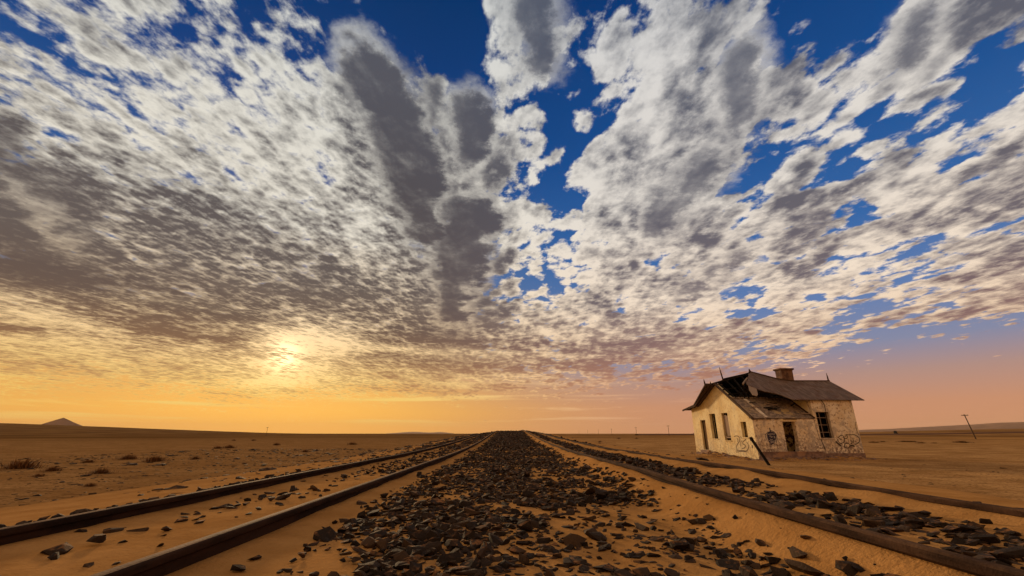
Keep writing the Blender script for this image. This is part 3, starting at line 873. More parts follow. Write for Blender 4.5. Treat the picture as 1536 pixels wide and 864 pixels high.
T = 0.34
FDOOR = [(2.02, 0.50), (2.80, 0.50), (2.93, 1.3), (2.90, 2.33), (2.04, 2.33)]
fw_ = poly_wall('front_wall', [(0, -0.6), (7.27, -0.6), (7.27, 3.78), (4.28, 3.78), (4.28, 2.52), (0, 2.52)], [FDOOR, (4.50, 5.42, 1.32, 2.96)], 'v', 0, T, M_PL_FRONT)
sw_ = poly_wall('gable_wall', [(T, -0.6), (7.9, -0.6), (7.9, 3.60), (6.35, 3.72), (3.72, 5.08), (T, 2.755)],
                [(5.92, 6.68, 0.42, 2.60), (4.40, 5.20, 1.24, 3.02), (2.75, 3.53, 1.14, 3.01), (0.75, 1.36, 1.36, 2.35)], 'u', 0, T, M_PL_SIDE)
poly_wall('corner_return', [(0.001, -0.6), (T - 0.001, -0.6), (T - 0.001, 2.54), (0.001, 2.50)], [], 'u', -0.003, 0.003, M_PL_SIDE)
poly_wall('back_wall', [(T, -0.6), (7.27, -0.6), (7.27, 3.6), (T, 3.6)], [], 'v', 7.9 - T, T - 0.003, M_PL_FRONT)
poly_wall('right_wall', [(T, -0.6), (5.0, -0.6), (7.5, -0.6), (7.5, 3.6), (5.0, 3.75), (2.4, 5.20), (T, 3.78)], [], 'u', 7.27 - T, T - 0.003, M_PL_FRONT)
poly_wall('upper_side_wall', [(T, 2.84), (2.6, 4.35), (2.6, 5.10), (2.3, 5.05), (T, 3.78)], [], 'u', 4.28, 0.3, M_PL_SIDE)
poly_wall('inner_wall', [(T, 0.2), (4.2, 0.2), (4.2, 3.3), (T, 3.3)], [], 'v', 1.3, 0.12, M_INNER)
poly_wall('side_shade_panel', [(1.43, 0.2), (7.5, 0.2), (7.5, 3.6), (1.43, 3.3)], [], 'u', 1.2, 0.12, M_CHAR_SHADE)  # dark panel added behind the side windows to block light and keep them black
poly_wall('front_shade_panel', [(4.2, 0.2), (6.9, 0.2), (6.9, 3.7), (4.2, 3.7)], [], 'v', 1.6, 0.1, M_CHAR_SHADE)  # dark panel added behind the front window so it reads as shade
# plinth, stands proud of the wall foot
bm = bmesh.new(); add_box(bm, (0.10, -0.045, -0.6), (4.40, -0.002, 0.46)); add_box(bm, (4.45, -0.03, -0.6), (7.30, -0.004, 0.40))
add_box(bm, (0.30, -0.07, 0.455), (4.40, -0.003, 0.51))
bm_obj('plinth', bm, M_PLINTH, house)
# lintel band over the front door
bm = bmesh.new(); add_box(bm, (1.90, -0.035, 2.36), (3.06, -0.002, 2.49))
bm_obj('lintel', bm, M_PL_SIDE, house)
# lean-to roof: screed slab with broken upper lip
sl = 0.68
def on_cat(u_, v_, up=0.0): return (u_, v_ - up * 0.56, 2.58 + sl * (v_ + 0.02) + up * 0.83)
bm = bmesh.new()
rr = random.Random(3)
NU = 60
top, bot, topb, botb = [], [], [], []
for i in range(NU + 1):
    u_ = -0.06 + 4.33 * i / NU
    vt = 2.0 + 0.04 * math.sin(i * 0.9) + rr.uniform(-0.03, 0.03); vb = -0.06 + rr.uniform(-0.012, 0.012)
    top.append(bm.verts.new(on_cat(u_, vt))); bot.append(bm.verts.new(on_cat(u_, vb)))
    topb.append(bm.verts.new(on_cat(u_, vt, -0.12))); botb.append(bm.verts.new(on_cat(u_, vb, -0.07)))
for i in range(NU):
    bm.faces.new((bot[i], bot[i + 1], top[i + 1], top[i])); bm.faces.new((botb[i + 1], botb[i], topb[i], topb[i + 1]))
    bm.faces.new((top[i], top[i + 1], topb[i + 1], topb[i])); bm.faces.new((bot[i + 1], bot[i], botb[i], botb[i + 1]))
bm.faces.new((bot[0], top[0], topb[0], botb[0])); bm.faces.new((bot[-1], botb[-1], topb[-1], top[-1]))
bmesh.ops.recalc_face_normals(bm, faces=bm.faces)
lean = bm_obj('lean_to_roof', bm, M_STAIN, house)
# scalloped remains of the covering along the top, and the pale batten left of the middle
bm = bmesh.new()
for i in range(13):
    u_ = 0.15 + i * 0.33
    add_bar(bm, on_cat(u_ - 0.13, 1.98, 0.03), on_cat(u_ + 0.13, 2.0, 0.05), 0.07, 0.06, 7, 0.3)
bm_obj('broken_ridge_tiles', bm, M_STAIN, lean)
bm = bmesh.new(); add_plank(bm, on_cat(1.02, 0.02, 0.012), on_cat(0.96, 1.92, 0.012), 0.02, 0.22, (0, -0.56, 0.83))
bm_obj('pale_batten', bm, M_PL_FRONT, lean)
bm = bmesh.new()
add_plank(bm, on_cat(-0.10, -0.08, 0.03), on_cat(-0.10, 2.05, 0.03), 0.10, 0.05); add_plank(bm, on_cat(4.26, -0.10, 0.04), on_cat(4.26, 1.95, 0.04), 0.09, 0.06)
for a, b_ in ((0.0, 0.8), (0.95, 1.25), (1.5, 1.75), (2.1, 3.05)): add_plank(bm, on_cat(a, -0.085, -0.04), on_cat(b_, -0.085, -0.035), 0.07, 0.04)
add_plank(bm, (-0.05, -0.14, 2.50), (-0.05, 3.72, 5.13), 0.15, 0.09); add_plank(bm, (-0.12, 1.95, 3.98), (-0.12, 3.72, 5.19), 0.07, 0.16)
bm_obj('eave_board', bm, M_WOOD, house)

def sheet(name, pts, mat, parent=house, th=0.045, nrm=None):
    """a thin solid plate from a planar outline"""
    P_ = [Vector(p) for p in pts]
    nn = Vector((0, 0, 0))
    for i in range(len(P_)): nn += P_[i].cross(P_[(i + 1) % len(P_)])
    nn.normalize()
    if nn.z < 0: nn = -nn
    bm = bmesh.new()
    a = [bm.verts.new(p) for p in P_]; b_ = [bm.verts.new(p - nn * th) for p in P_]
    bm.faces.new(a); bm.faces.new(b_[::-1])
    for i in range(len(P_)):
        j = (i + 1) % len(P_); bm.faces.new((a[i], b_[i], b_[j], a[j]))
    bmesh.ops.triangulate(bm, faces=[f for f in bm.faces if len(f.verts) > 4])
    bmesh.ops.recalc_face_normals(bm, faces=bm.faces)
    return bm_obj(name, bm, mat, parent)
def pl6(v_): return 3.62 + 0.6 * (v_ + 0.4)
outl = [(2.94, 3.66), (2.75, 3.45), (2.50, 3.35), (2.30, 3.02), (1.98, 2.75), (1.80, 2.41), (1.42, 2.12), (1.16, 1.72), (1.34, 1.38), (1.50, 1.03), (1.82, 0.77), (2.24, 0.61), (2.57, 0.36), (2.80, -0.05), (2.92, -0.22),
        (8.04, -0.22), (8.08, 2.38), (6.5, 2.36), (4.93, 2.29), (4.14, 2.56), (3.75, 3.22)]
mroof = sheet('roof_slope', [(a, b_, pl6(b_)) for a, b_ in outl], M_ROOF)
tagit(mroof, 'rust-brown roof slope with torn left edge')
# rear slopes
sheet('rear_roof_slope', [(4.93, 2.31, 5.20), (8.08, 2.40, 5.255), (8.08, 5.1, 3.62), (4.2, 5.1, 3.62)], M_ROOF)
sheet('rear_hip_slope', [(2.94, 3.68, 6.04), (4.93, 2.33, 5.19), (7.4, 8.2, 3.42), (2.94, 8.2, 3.42)], M_ROOF)
sheet('burnt_hip', [(0.15, 3.74, 5.09), (0.75, 3.74, 5.56), (2.93, 3.70, 6.03), (2.93, 8.1, 3.40), (-0.2, 6.5, 3.70)], M_CHAR_SHADE)
sheet('gable_roof_slope', [(-0.80, 3.72, 5.16), (0.55, 3.72, 5.13), (0.55, 6.42, 3.76), (-0.55, 6.42, 3.76)], M_WOOD, th=0.07)
sheet('flared_eave', [(-0.50, 6.40, 3.80), (0.55, 6.40, 3.80), (0.55, 8.75, 3.52), (-0.42, 8.65, 3.50)], M_WOOD, th=0.06)
bm = bmesh.new()
add_plank(bm, (-0.62, 3.74, 5.08), (-0.48, 6.45, 3.66), 0.20, 0.05); add_plank(bm, (-0.30, 3.70, 5.05), (-0.28, 6.3, 3.70), 0.10, 0.05)
for k in range(4): add_plank(bm, (-0.46, 6.7 + k * 0.5, 3.68 - k * 0.06), (0.1, 6.7 + k * 0.5, 3.68 - k * 0.06), 0.08, 0.06)
add_plank(bm, (-0.44, 6.4, 3.72), (-0.36, 8.7, 3.44), 0.13, 0.04)
bm_obj('bargeboard', bm, M_WOOD, house)
# hanging torn sheet
sheet('hanging_sheet', [(1.25, 1.70, 4.86), (1.58, 1.34, 4.66), (0.98, 0.42, 4.10), (0.80, 0.30, 3.98), (0.62, 0.46, 4.06), (0.86, 1.10, 4.46)], M_WOOD2, th=0.03)
# charred rafters and purlins left in the hole
RAF = [((-0.3, 3.72, 5.10), (2.9, 3.68, 5.98), 0.07), ((0.30, 3.7, 5.12), (0.30, 2.0, 3.98), 0.06), ((0.9, 3.7, 5.35), (0.95, 1.9, 4.0), 0.05), ((1.5, 3.7, 5.5), (1.25, 1.9, 4.0), 0.06), ((2.1, 3.7, 5.7), (2.1, 1.8, 4.3), 0.05),
       ((2.9, 3.66, 5.98), (1.1, 1.95, 4.72), 0.06), ((0.0, 3.0, 4.62), (1.9, 3.0, 4.9), 0.04), ((0.0, 2.4, 4.22), (2.2, 2.3, 4.5), 0.05), ((2.7, 1.9, 4.0), (2.6, 0.6, 3.95), 0.05), ((3.6, 1.9, 4.05), (3.6, 0.2, 3.72), 0.05)]
for p_, q_, r_ in RAF:
    bm = bmesh.new(); add_plank(bm, p_, q_, r_ * 2, r_ * 1.3)
    bm_obj('rafter', bm, M_CHAR_SHADE, house)
bm = bmesh.new(); add_plank(bm, (1.95, 2.72, 5.46), (0.95, 1.85, 4.92), 0.10, 0.08)
bm_obj('bare_rafter', bm, M_WOOD2, house)
sheet('ceiling_shade_sheet', [(0.36, 2.1, 3.70), (4.2, 2.1, 3.70), (4.2, 7.5, 3.60), (0.36, 7.5, 3.40)], M_CHAR_SHADE, th=0.04)  # black sheet added to keep the inside dark under the open roof
# chimney
bm = bmesh.new()
def taper(bm, c, s0, s1, z0, z1):
    v = []
    for s, z in ((s0, z0), (s1, z1)): v.append([bm.verts.new((c[0] + i * s[0] / 2, c[1] + j * s[1] / 2, z)) for i, j in ((-1, -1), (1, -1), (1, 1), (-1, 1))])
    for k in range(4): bm.faces.new((v[0][k], v[0][(k + 1) % 4], v[1][(k + 1) % 4], v[1][k]))
    bm.faces.new(v[0][::-1]); bm.faces.new(v[1])
taper(bm, (4.93, 2.75), (0.86, 0.62), (0.90, 0.66), 4.7, 6.02)
bm_obj('chimney', bm, M_CHIM, house).name = 'chimney'
bm = bmesh.new(); taper(bm, (4.93, 2.75), (0.92, 0.68), (1.10, 0.84), 6.022, 6.10); taper(bm, (4.93, 2.75), (1.10, 0.84), (1.06, 0.80), 6.102, 6.18)
taper(bm, (4.93, 2.75), (0.5, 0.4), (0.5, 0.4), 6.182, 6.20)
bm_obj('chimney_cap', bm, M_CHIM, bpy.data.objects['chimney'])
# finials
for p_, q_, r_ in (((0.66, 3.72, 5.42), (0.50, 3.70, 6.40), 0.055), ((-0.80, 3.74, 5.05), (-0.86, 3.72, 5.48), 0.06), ((-0.36, 3.72, 5.10), (-0.37, 3.72, 5.30), 0.05), ((8.05, 2.40, 5.20), (8.0, 2.38, 5.86), 0.06)):
    bm = bmesh.new(); m1 = Vector(p_).lerp(Vector(q_), 0.55)
    add_bar(bm, p_, m1, r_, r_ * 0.85, 6); add_bar(bm, m1, q_, r_ * 0.8, r_ * 0.25, 6)
    bm_obj('finial', bm, M_WOOD, house)
bm = bmesh.new(); add_bar(bm, (2.90, 3.68, 5.92), (2.86, 3.68, 6.28), 0.14, 0.03, 5); add_plank(bm, (2.9, 3.66, 6.08), (4.14, 2.58, 5.44), 0.07, 0.12); add_plank(bm, (4.93, 2.30, 5.25), (8.08, 2.39, 5.29), 0.07, 0.16)
add_plank(bm, (4.14, 2.58, 5.43), (4.93, 2.30, 5.26), 0.07, 0.14)
bm_obj('ridge_cap', bm, M_WOOD, house)
# windows
def window(a0, a1, w0, w1, side, kind):
    e = bmesh.new(); fr = 0.05
    dd = 0.20
    def bx(a, b_, c, d, d0, d1):
        if side: add_box(e, (d0, a, c), (d1, b_, d))
        else: add_box(e, (a, d0, c), (b_, d1, d))
    bx(a0 + .002, a0 + fr, w0 + .002, w1 - .002, dd, dd + .06); bx(a1 - fr, a1 - .002, w0 + .002, w1 - .002, dd, dd + .06)
    bx(a0 + fr, a1 - fr, w0 + .002, w0 + fr, dd, dd + .06); bx(a0 + fr, a1 - fr, w1 - fr, w1 - .002, dd, dd + .06)
    o = bm_obj('window_frame', e, M_WOOD, house)
    if kind == 'lattice':
        e = bmesh.new()
        for k in (0.22, 0.50, 0.78):
            z_ = w0 + (w1 - w0) * k; bx(a0 + fr, a1 - fr, z_ - .018, z_ + .018, dd + .01, dd + .04)
        bx(a0 + 0.40, a0 + 0.44, w0 + fr, w1 - fr, dd + .042, dd + .06)
        bm_obj('glazing_bars', e, M_WOOD2, o)
    if kind == 'boards':
        rr = random.Random(8)
        for k in range(4):
            e = bmesh.new(); a = a0 + 0.06 + k * (a1 - a0 - 0.12) / 4; wd = (a1 - a0 - 0.12) / 4
            bx(a + .006, a + wd - .006, w0 + 0.28 + rr.uniform(0, .18), w1 - 0.12 - rr.uniform(0, .1), dd - .10, dd - .07)
            bm_obj('board', e, M_WOOD2, o)
        e = bmesh.new(); bx(a0 + 0.02, a1 - 0.02, w0 + 0.16, w0 + 0.25, dd - .14, dd - .10); bm_obj('board', e, M_WOOD2, o)
    if kind == 'sash':
        e = bmesh.new(); z_ = w0 + (w1 - w0) * 0.68
        bx(a0 + fr, a1 - fr, z_ - .02, z_ + .02, dd + .01, dd + .04)
        bm_obj('glazing_bars', e, M_WOOD, o)
    e = bmesh.new(); bx(a0 - .05, a1 + .05, w0 - .07, w0 - .003, -.05, .12)
    bm_obj('window_sill', e, M_PL_SIDE if side else M_PL_FRONT, o)
    return o
window(4.40, 5.20, 1.24, 3.02, True, 'sash'); window(2.75, 3.53, 1.14, 3.01, True, 'boards'); window(0.75, 1.36, 1.36, 2.35, True, 'sash'); window(4.50, 5.42, 1.32, 2.96, False, 'lattice')
# side door: frame, leaf ajar inside, worn step
bm = bmesh.new(); add_box(bm, (0.14, 5.922, 0.42), (0.22, 5.98, 2.598)); add_box(bm, (0.14, 6.62, 0.42), (0.22, 6.678, 2.598)); add_box(bm, (0.14, 5.98, 2.53), (0.22, 6.62, 2.598))
dr = bm_obj('door_frame', bm, M_WOOD, house)
bm = bmesh.new(); add_plank(bm, (0.26, 6.60, 1.50), (0.75, 6.20, 1.50), 2.05, 0.04); bm_obj('door_leaf', bm, M_WOOD2, dr)
bm = bmesh.new()
for k, (a, b_, h) in enumerate(((5.7, 6.9, 0.40), (5.6, 6.2, 0.28), (6.1, 7.0, 0.22))):
    add_box(bm, (-0.18 - 0.16 * k, a, -0.4), (-0.004 - 0.16 * k, b_, h))
bm_obj('doorstep', bm, M_PLINTH, house)

# paint on the walls: thin raised lines following the strokes
def ribbon(bm, pts, w, side, d):
    P_ = [Vector((a, b_)) for a, b_ in pts]
    Q_ = []
    for i in range(len(P_) - 1):                       # soften the corners
        for t in (0, .5): Q_.append(P_[i].lerp(P_[i + 1], t))
    Q_.append(P_[-1])
    for _ in range(2): Q_ = [Q_[0]] + [(Q_[i - 1] + Q_[i] * 2 + Q_[i + 1]) / 4 for i in range(1, len(Q_) - 1)] + [Q_[-1]]
    L_, R_ = [], []
    for i, p in enumerate(Q_):
        t = (Q_[min(i + 1, len(Q_) - 1)] - Q_[max(i - 1, 0)])
        if t.length < 1e-6: t = Vector((1, 0))
        t.normalize(); nrm = Vector((-t.y, t.x)) * w / 2
        for lst, q_ in ((L_, p + nrm), (R_, p - nrm)):
            lst.append(bm.verts.new((d, q_.x, q_.y) if side else (q_.x, d, q_.y)))
    for i in range(len(Q_) - 1): bm.faces.new((L_[i], L_[i + 1], R_[i + 1], R_[i]))
def fill(bm, pts, side, d): bm.faces.new([bm.verts.new((d, a, b_) if side else (a, d, b_)) for a, b_ in pts])
G_SIDE = [[(2.351, 1.398), (2.114, 1.46), (1.847, 1.446), (1.69, 1.343), (1.719, 1.151), (1.948, 0.999), (2.208, 0.844), (2.323, 0.633), (2.212, 0.547)], [(2.043, 1.325), (1.924, 1.177), (2.012, 1.057)], [(1.589, 1.418), (1.526, 1.271), (1.249, 1.332), (1.001, 1.306)], [(1.018, 1.247), (1.256, 1.128), (1.507, 1.066), (1.497, 0.92), (1.22, 0.897), (1.151, 0.783), (1.39, 0.661), (1.651, 0.653)], [(1.56, 1.153), (1.716, 0.974), (1.723, 0.768)], [(1.017, 1.074), (0.832, 0.935), (0.865, 0.734), (1.074, 0.528), (1.35, 0.447), (1.755, 0.475), (2.142, 0.417), (2.388, 0.408)], [(2.33, 0.514), (1.955, 0.512), (1.58, 0.539), (1.184, 0.496)], [(0.235, 1.257), (0.267, 1.21), (0.329, 1.172), (0.409, 1.15), (0.492, 1.148), (0.561, 1.168), (0.602, 1.205), (0.607, 1.252), (0.574, 1.3), (0.511, 1.338), (0.431, 1.36), (0.348, 1.36), (0.28, 1.34), (0.24, 1.303), (0.235, 1.257)], [(0.468, 0.886), (0.473, 0.802), (0.492, 0.703)], [(0.203, 1.004), (0.091, 1.062), (-0.047, 1.051)]]
G_BLOB = [(0.912, 1.692), (1.082, 1.749), (1.292, 1.692), (1.437, 1.551), (1.406, 1.325), (1.265, 1.101), (1.141, 0.962), (0.957, 0.906), (0.856, 1.102), (0.807, 1.326), (0.821, 1.551)]
G_EMB = [[(1.075, 1.948), (1.086, 1.863), (1.079, 1.735)], [(0.699, 1.495), (0.769, 1.607), (0.891, 1.664)], [(0.693, 1.466), (0.697, 1.326), (0.753, 1.214)], [(1.123, 1.792), (1.301, 1.735), (1.433, 1.607), (1.477, 1.438), (1.452, 1.241), (1.326, 1.017)]]
G_EMBW = [[(0.884, 1.551), (1.079, 1.579), (1.361, 1.565)], [(0.956, 1.438), (1.125, 1.494), (0.996, 1.326), (1.171, 1.41)], [(1.24, 1.438), (1.341, 1.466), (1.211, 1.297), (1.349, 1.353)], [(0.969, 1.27), (1.03, 1.185), (1.136, 1.241)], [(0.873, 1.186), (1.044, 1.101), (1.276, 1.157)], [(0.933, 1.018), (1.07, 1.073), (1.19, 1.045)]]
G_RIGHT = [[(5.672, 1.336), (5.859, 1.469), (6.067, 1.536), (6.127, 1.335), (6.112, 1.136), (5.926, 1.004), (5.728, 0.971), (5.631, 1.103), (5.617, 1.269)], [(6.192, 1.435), (6.358, 1.485), (6.412, 1.402), (6.262, 1.268), (6.138, 1.302)], [(6.385, 0.854), (6.348, 0.789), (6.279, 0.736), (6.192, 0.707), (6.105, 0.707), (6.034, 0.737), (5.994, 0.789), (5.992, 0.855), (6.029, 0.921), (6.097, 0.974), (6.184, 1.003), (6.272, 1.003), (6.343, 0.973), (6.383, 0.92), (6.385, 0.854)], [(6.257, 1.536), (6.591, 1.502), (6.915, 1.569), (7.098, 1.401), (7.214, 1.334), (7.12, 1.068), (6.94, 0.969), (6.741, 0.936)], [(6.501, 1.168), (6.644, 1.135), (6.56, 0.969), (6.447, 0.97)], [(5.461, 1.104), (5.615, 0.971), (5.764, 0.823)], [(6.42, 0.871), (6.567, 0.854), (6.709, 0.82)], [(6.698, 1.335), (6.729, 1.168), (6.645, 1.002)], [(5.786, 1.335), (5.799, 1.169), (5.92, 1.269)]]
G_PALE = [[(5.72, 1.302), (5.86, 1.402), (6.03, 1.469), (6.081, 1.302), (6.036, 1.136), (5.901, 1.053), (5.741, 1.021), (5.677, 1.136)], [(6.332, 0.854), (6.304, 0.806), (6.254, 0.767), (6.191, 0.746), (6.127, 0.746), (6.075, 0.767), (6.046, 0.806), (6.045, 0.855), (6.072, 0.904), (6.122, 0.943), (6.186, 0.964), (6.25, 0.964), (6.301, 0.942), (6.331, 0.903)], [(6.487, 1.119), (6.596, 1.102), (6.555, 1.019), (6.46, 1.019)]]
bm = bmesh.new()
for k, s in enumerate(G_SIDE): ribbon(bm, s, 0.11 if k == 8 else 0.05, True, -0.008)
o = bm_obj('graffiti', bm, M_GREY, house); tagit(o, 'grey scrawled letters on the yellow wall')
bm = bmesh.new(); fill(bm, G_BLOB, False, -0.006)
for k, s in enumerate(G_EMB): ribbon(bm, s, 0.07 if k == 0 else 0.035, False, -0.010)
o = bm_obj('graffiti', bm, M_BLUE, house); tagit(o, 'dark blue sprayed round emblem with a stalk on top')
bm = bmesh.new()
for s in G_EMBW: ribbon(bm, s, 0.035, False, -0.014)
bm_obj('graffiti_highlight', bm, M_WHITE, o)
bm = bmesh.new()
for k, s in enumerate(G_RIGHT): ribbon(bm, s, 0.10 if k in (5, 6) else 0.045, False, -0.010)
o = bm_obj('graffiti', bm, M_BLACK, house); tagit(o, 'dark outlined bubble letters low on the right of the front wall')
bm = bmesh.new()
for s in G_PALE: fill(bm, s, False, -0.006)
bm_obj('graffiti_fill', bm, M_PL_FRONT, o)
bm = bmesh.new()
ribbon(bm, [(5.02, 3.75), (5.20, 3.60), (5.26, 3.35), (5.23, 2.98)], 0.05, False, -0.006); ribbon(bm, [(4.50, 1.32), (4.48, 1.1), (4.58, 0.85), (4.60, 0.6)], 0.055, False, -0.006)
ribbon(bm, [(4.28, 2.5), (4.30, 1.9), (4.38, 1.3)], 0.025, False, -0.006); ribbon(bm, [(7.16, 2.3), (7.10, 1.9), (7.18, 1.5)], 0.03, False, -0.006)
bm_obj('crack', bm, M_BLACK, house)

# leaning post in front of the corner
def gpt(px, py, it=60):
    """where the sight line through a point of the photo meets the ground"""
    x, y = (px - 768) / FPX, (432 - py) / FPX
    d = Vector((x, math.cos(PITCH) - y * math.sin(PITCH), math.sin(PITCH) + y * math.cos(PITCH)))
    c, s_ = math.cos(YAW), math.sin(YAW); d = Vector((d.x * c - d.y * s_, d.x * s_ + d.y * c, d.z))
    t = 0.5; st = 0.02
    while t < 4000:
        p = CAM + d * t
        if p.z < gz(p.x, p.y): break
        t *= 1.01
    return CAM + d * t
b0 = Vector((14.0, 24.64, 0))
bm = bmesh.new(); add_plank(bm, (0, 0, -0.35), (-0.66, 0.55, 1.42), 0.16, 0.13, (0.3, 1, 0))
lp = bm_obj('leaning_post', bm, M_CHAR_SHADE); lp.location = (b0.x, b0.y, gz(b0.x, b0.y))
tagit(lp, 'dark square post leaning left in the sand in front of the house corner', 'post')

# ================================================================== telegraph poles
def telegraph_pole(px, top, bottom, h, label, lean=0.0, arm=True, group='far telegraph poles along the line'):
    d = FPX * h / (bottom - top)
    x = (px - 768) / FPX * d
    dpt = d / math.cos(PITCH)
    y_ = dpt * 1.0
    x_ = (px - 765) / FPX * (dpt * math.cos(PITCH))
    z0 = gz(x_, y_)
    t = empty('telegraph_pole', (x_, y_, z0)); tagit(t, label, 'telegraph pole', group)
    bm = bmesh.new(); add_bar(bm, (lean, 0, -0.5), (0, 0, h), 0.15, 0.10, 8)
    bm_obj('pole', bm, M_WOOD, t)
    if arm:
        bm = bmesh.new(); add_plank(bm, (-1.0, -0.13, h - 0.35), (0.9, -0.13, h - 0.28), 0.16, 0.12)
        a = bm_obj('crossarm', bm, M_WOOD, t)
        for k in (-0.8, -0.4, 0.35, 0.75):
            bm = bmesh.new(); add_bar(bm, (k, -0.13, h - 0.24), (k, -0.13, h - 0.06), 0.05, 0.035, 8); bm_obj('insulator', bm, M_WOOD2, a)
    return t
telegraph_pole(1459, 619, 655, 6.5, 'nearest telegraph pole, leaning left with one crossarm, alone on the right-hand plain', lean=1.15, group=None)
telegraph_pole(401, 648, 660, 6.0, 'only telegraph pole left of the track, tiny on the plain below the sun')
telegraph_pole(1004, 641, 656, 6.5, 'far pole nearest to the left wall of the house')
telegraph_pole(955, 643, 655, 6.5, 'second far pole left of the house, a little taller than those beyond')
telegraph_pole(918, 642, 651, 6.5, 'far pole halfway between the track and the house')
telegraph_pole(898, 643, 651, 6.5, 'tiny far pole just left of the one halfway to the house', arm=False)
telegraph_pole(882, 644, 651, 6.5, 'tiny far pole, middle one of three close together right of the track', arm=False)
telegraph_pole(869, 644, 650, 6.5, 'tiny far pole, left one of three close together right of the track', arm=False)
telegraph_pole(816, 645, 650, 6.5, 'farthest pole, nearest to where the right rails vanish', arm=False)
# small dark block on the right skyline
p = Vector(((1346 - 765) / FPX * 470 * math.cos(PITCH), 470, 0)); z0 = gz(p.x, p.y)
bm = bmesh.new(); taper(bm, (0, 0), (2.2, 2.0), (1.9, 1.8), -1, 2.2); taper(bm, (0, 0), (2.5, 2.2), (1.4, 0.2), 2.21, 2.9); taper(bm, (1.7, 0.2), (1.1, 1.3), (0.9, 0.9), -1, 1.0)
o = bm_obj('lineside_hut', bm, M_CHAR_SHADE); o.location = (p.x, p.y, z0)
tagit(o, 'tiny dark hut-like block on the skyline between the house and the leaning pole', 'hut')

# ================================================================== dry shrubs
def b_shrub(q, bs):
    rnd = q.n('ShaderNodeNewGeometry').outputs['Random Per Island']
    return q.ramp(rnd, [(0, (0.09, 0.045, 0.020)), (0.5, (0.17, 0.085, 0.036)), (1, (0.30, 0.16, 0.065))])
M_SHRUB = material('dry_twigs', b_shrub, 0.9)
tufts = []
for k in range(4):
    rr = random.Random(30 + k); vs, fs = [], []
    for i in range(420):
        a = rr.uniform(0, 2 * math.pi); r0 = abs(rr.gauss(0, 0.30)); el_ = rr.uniform(0.25, 1.35); L = rr.uniform(0.2, 0.5) * (1.15 - min(r0, 1) * 0.5)
        bx0 = Vector((math.cos(a) * r0, math.sin(a) * r0, 0)); a2 = a + rr.gauss(0, 0.8)
        d = Vector((math.cos(a2) * math.cos(el_), math.sin(a2) * math.cos(el_), math.sin(el_)))
        s_ = Vector((-d.y, d.x, 0)).normalized() * rr.uniform(0.008, 0.02)
        m1 = bx0 + d * L * 0.55 + Vector((0, 0, 0.03)); e_ = bx0 + d * L + Vector((rr.gauss(0, .03), rr.gauss(0, .03), -0.02))
        b_ = len(vs); vs += [bx0 - s_, bx0 + s_, m1 + s_ * .8, m1 - s_ * .8, e_]
        fs += [(b_, b_ + 1, b_ + 2, b_ + 3), (b_ + 3, b_ + 2, b_ + 4)]
    me = bpy.data.meshes.new('dry_shrub'); me.from_pydata([v[:] for v in vs], [], fs); me.materials.append(M_SHRUB); tufts.append(me)
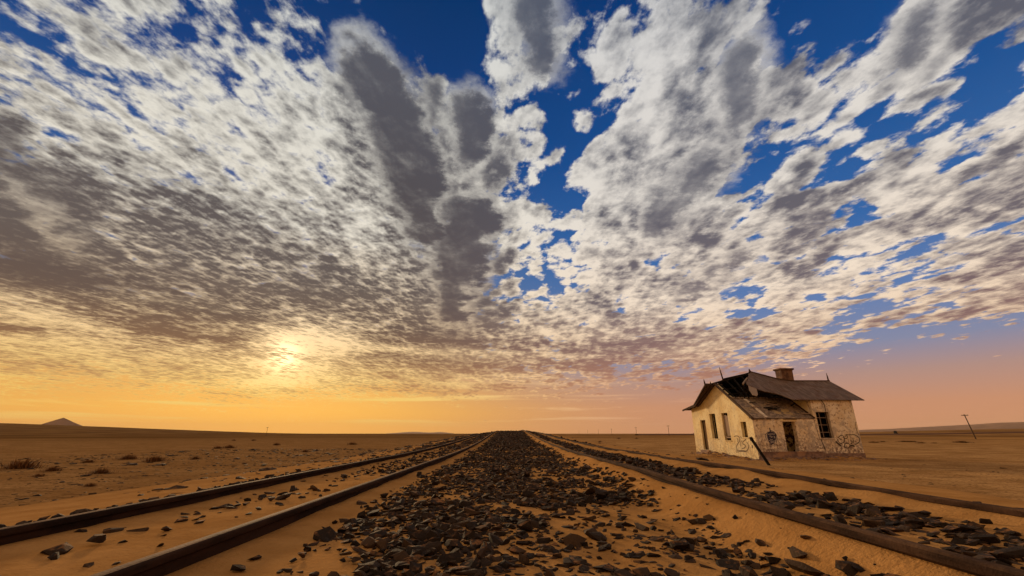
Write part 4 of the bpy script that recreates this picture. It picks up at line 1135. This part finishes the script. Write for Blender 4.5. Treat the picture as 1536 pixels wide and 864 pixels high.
SHR = [(30, 703, 34, 'largest dry brown shrub, by the left edge of the plain'), (78, 707, 18, 'low dry shrub just right of the largest one on the left plain'), (57, 715, 11, 'small dry tuft below the largest shrub on the left plain'),
       (132, 694, 13, 'small round shrub above the reddish one on the left plain'), (152, 710, 22, 'reddish dry shrub low on the left plain, in line with the dark cone hill'), (192, 689, 20, 'flat wide dry shrub between two rounder ones on the left plain'),
       (232, 692, 25, 'round dark shrub, rightmost of the big ones on the left plain'), (135, 730, 13, 'lowest dry tuft on the left plain, nearest to the outer left rail'), (293, 689, 14, 'dry tuft right of the round dark shrub, level with it'),
       (327, 673, 13, 'left one of two small dark shrubs in the middle of the left plain'), (344, 672, 15, 'right one of two small dark shrubs in the middle of the left plain'), (351, 661, 6, 'tiny shrub left of the lone pole on the left plain'),
       (380, 661, 7, 'tiny shrub just left of the foot of the lone left pole'), (458, 678, 12, 'small shrub below and right of the lone left pole'), (528, 667, 14, 'shrub close to the outer left rail far along the track'), (415, 668, 11, 'small shrub under the lone left pole'),
       (900, 663, 7, 'dark shrub beside the right track, nearest to the rails'), (928, 658, 6, 'tiny shrub just right of the one nearest to the right rails'), (955, 658, 6, 'tiny shrub at the foot of the second far pole'),
       (1311, 664, 14, 'dark shrub just right of the house in the low row'), (1325, 663, 10, 'second shrub from the house in the low row'), (1357, 663, 14, 'left one of the two widest shrubs in the row right of the house'), (1368, 663, 13, 'right one of the two widest shrubs in the row right of the house'),
       (1382, 665, 11, 'middle shrub of the low row right of the house'), (1402, 665, 8, 'small shrub in the low row, right of its middle'), (1443, 664, 18, 'last shrub of the low row, below the leaning pole'),
       (1140, 707, 0, '')]
k = 0
for px, py, w, lab in SHR:
    if not w: continue
    p = gpt(px, py); d = (p - CAM).length
    o = bpy.data.objects.new('dry_shrub', tufts[k % 4]); k += 1
    s_ = w / FPX * d * 0.72
    o.location = (p.x, p.y, gz(p.x, p.y) - 0.03 * s_); o.scale = (s_, s_, s_ * (0.95 if px < 1000 else 0.45)); o.rotation_euler = (0, 0, k * 1.9)
    COL.objects.link(o)
    tagit(o, lab, 'shrub', 'dry shrubs on the plain')

# fallen plaster and grit lying against the foot of the walls
rr = random.Random(77); VV, FF, base_i = [], [], 0
Mh = Matrix.Translation(HC) @ Matrix.Rotation(R(5), 4, 'Z')
for i in range(420):
    if rr.random() < 0.6: u_, v_ = rr.uniform(-0.3, 7.6), -abs(rr.gauss(0.05, 0.35))
    else: u_, v_ = -abs(rr.gauss(0.05, 0.35)), rr.uniform(-0.3, 8.2)
    w_ = Mh @ Vector((u_, v_, 0)); s_ = math.exp(rr.gauss(math.log(0.065), 0.6))
    v, f = TPL[i % len(TPL)]
    VV.append(v * s_ * np.array([1, 1, 0.7]) + np.array([w_.x, w_.y, gz(w_.x, w_.y)])); FF.append(f + base_i); base_i += len(v)
rub = np_mesh('rubble', np.concatenate(VV), np.concatenate(FF), M_PLINTH, 3)
tagit(rub, 'crumbled plaster and stone chips along the foot of the derelict house', 'rubble', kind='stuff')

# splintered remains round the burnt opening
rr = random.Random(12)
for i in range(9):
    bm = bmesh.new(); a = rr.uniform(0.3, 4.0); b_ = rr.uniform(0.2, 1.9)
    L = rr.uniform(0.4, 1.0); t_ = rr.uniform(-0.6, 0.6)
    z_ = 2.58 + 0.68 * b_
    add_plank(bm, (a, b_, z_ + 0.09), (a + L * math.cos(t_), b_ + L * 0.4 * math.sin(t_), z_ + 0.09 + 0.68 * L * 0.4 * math.sin(t_) + rr.uniform(0.0, 0.12)), 0.06, 0.10)
    bm_obj('broken_board', bm, M_WOOD2 if i % 3 == 0 else M_CHAR_SHADE, house)
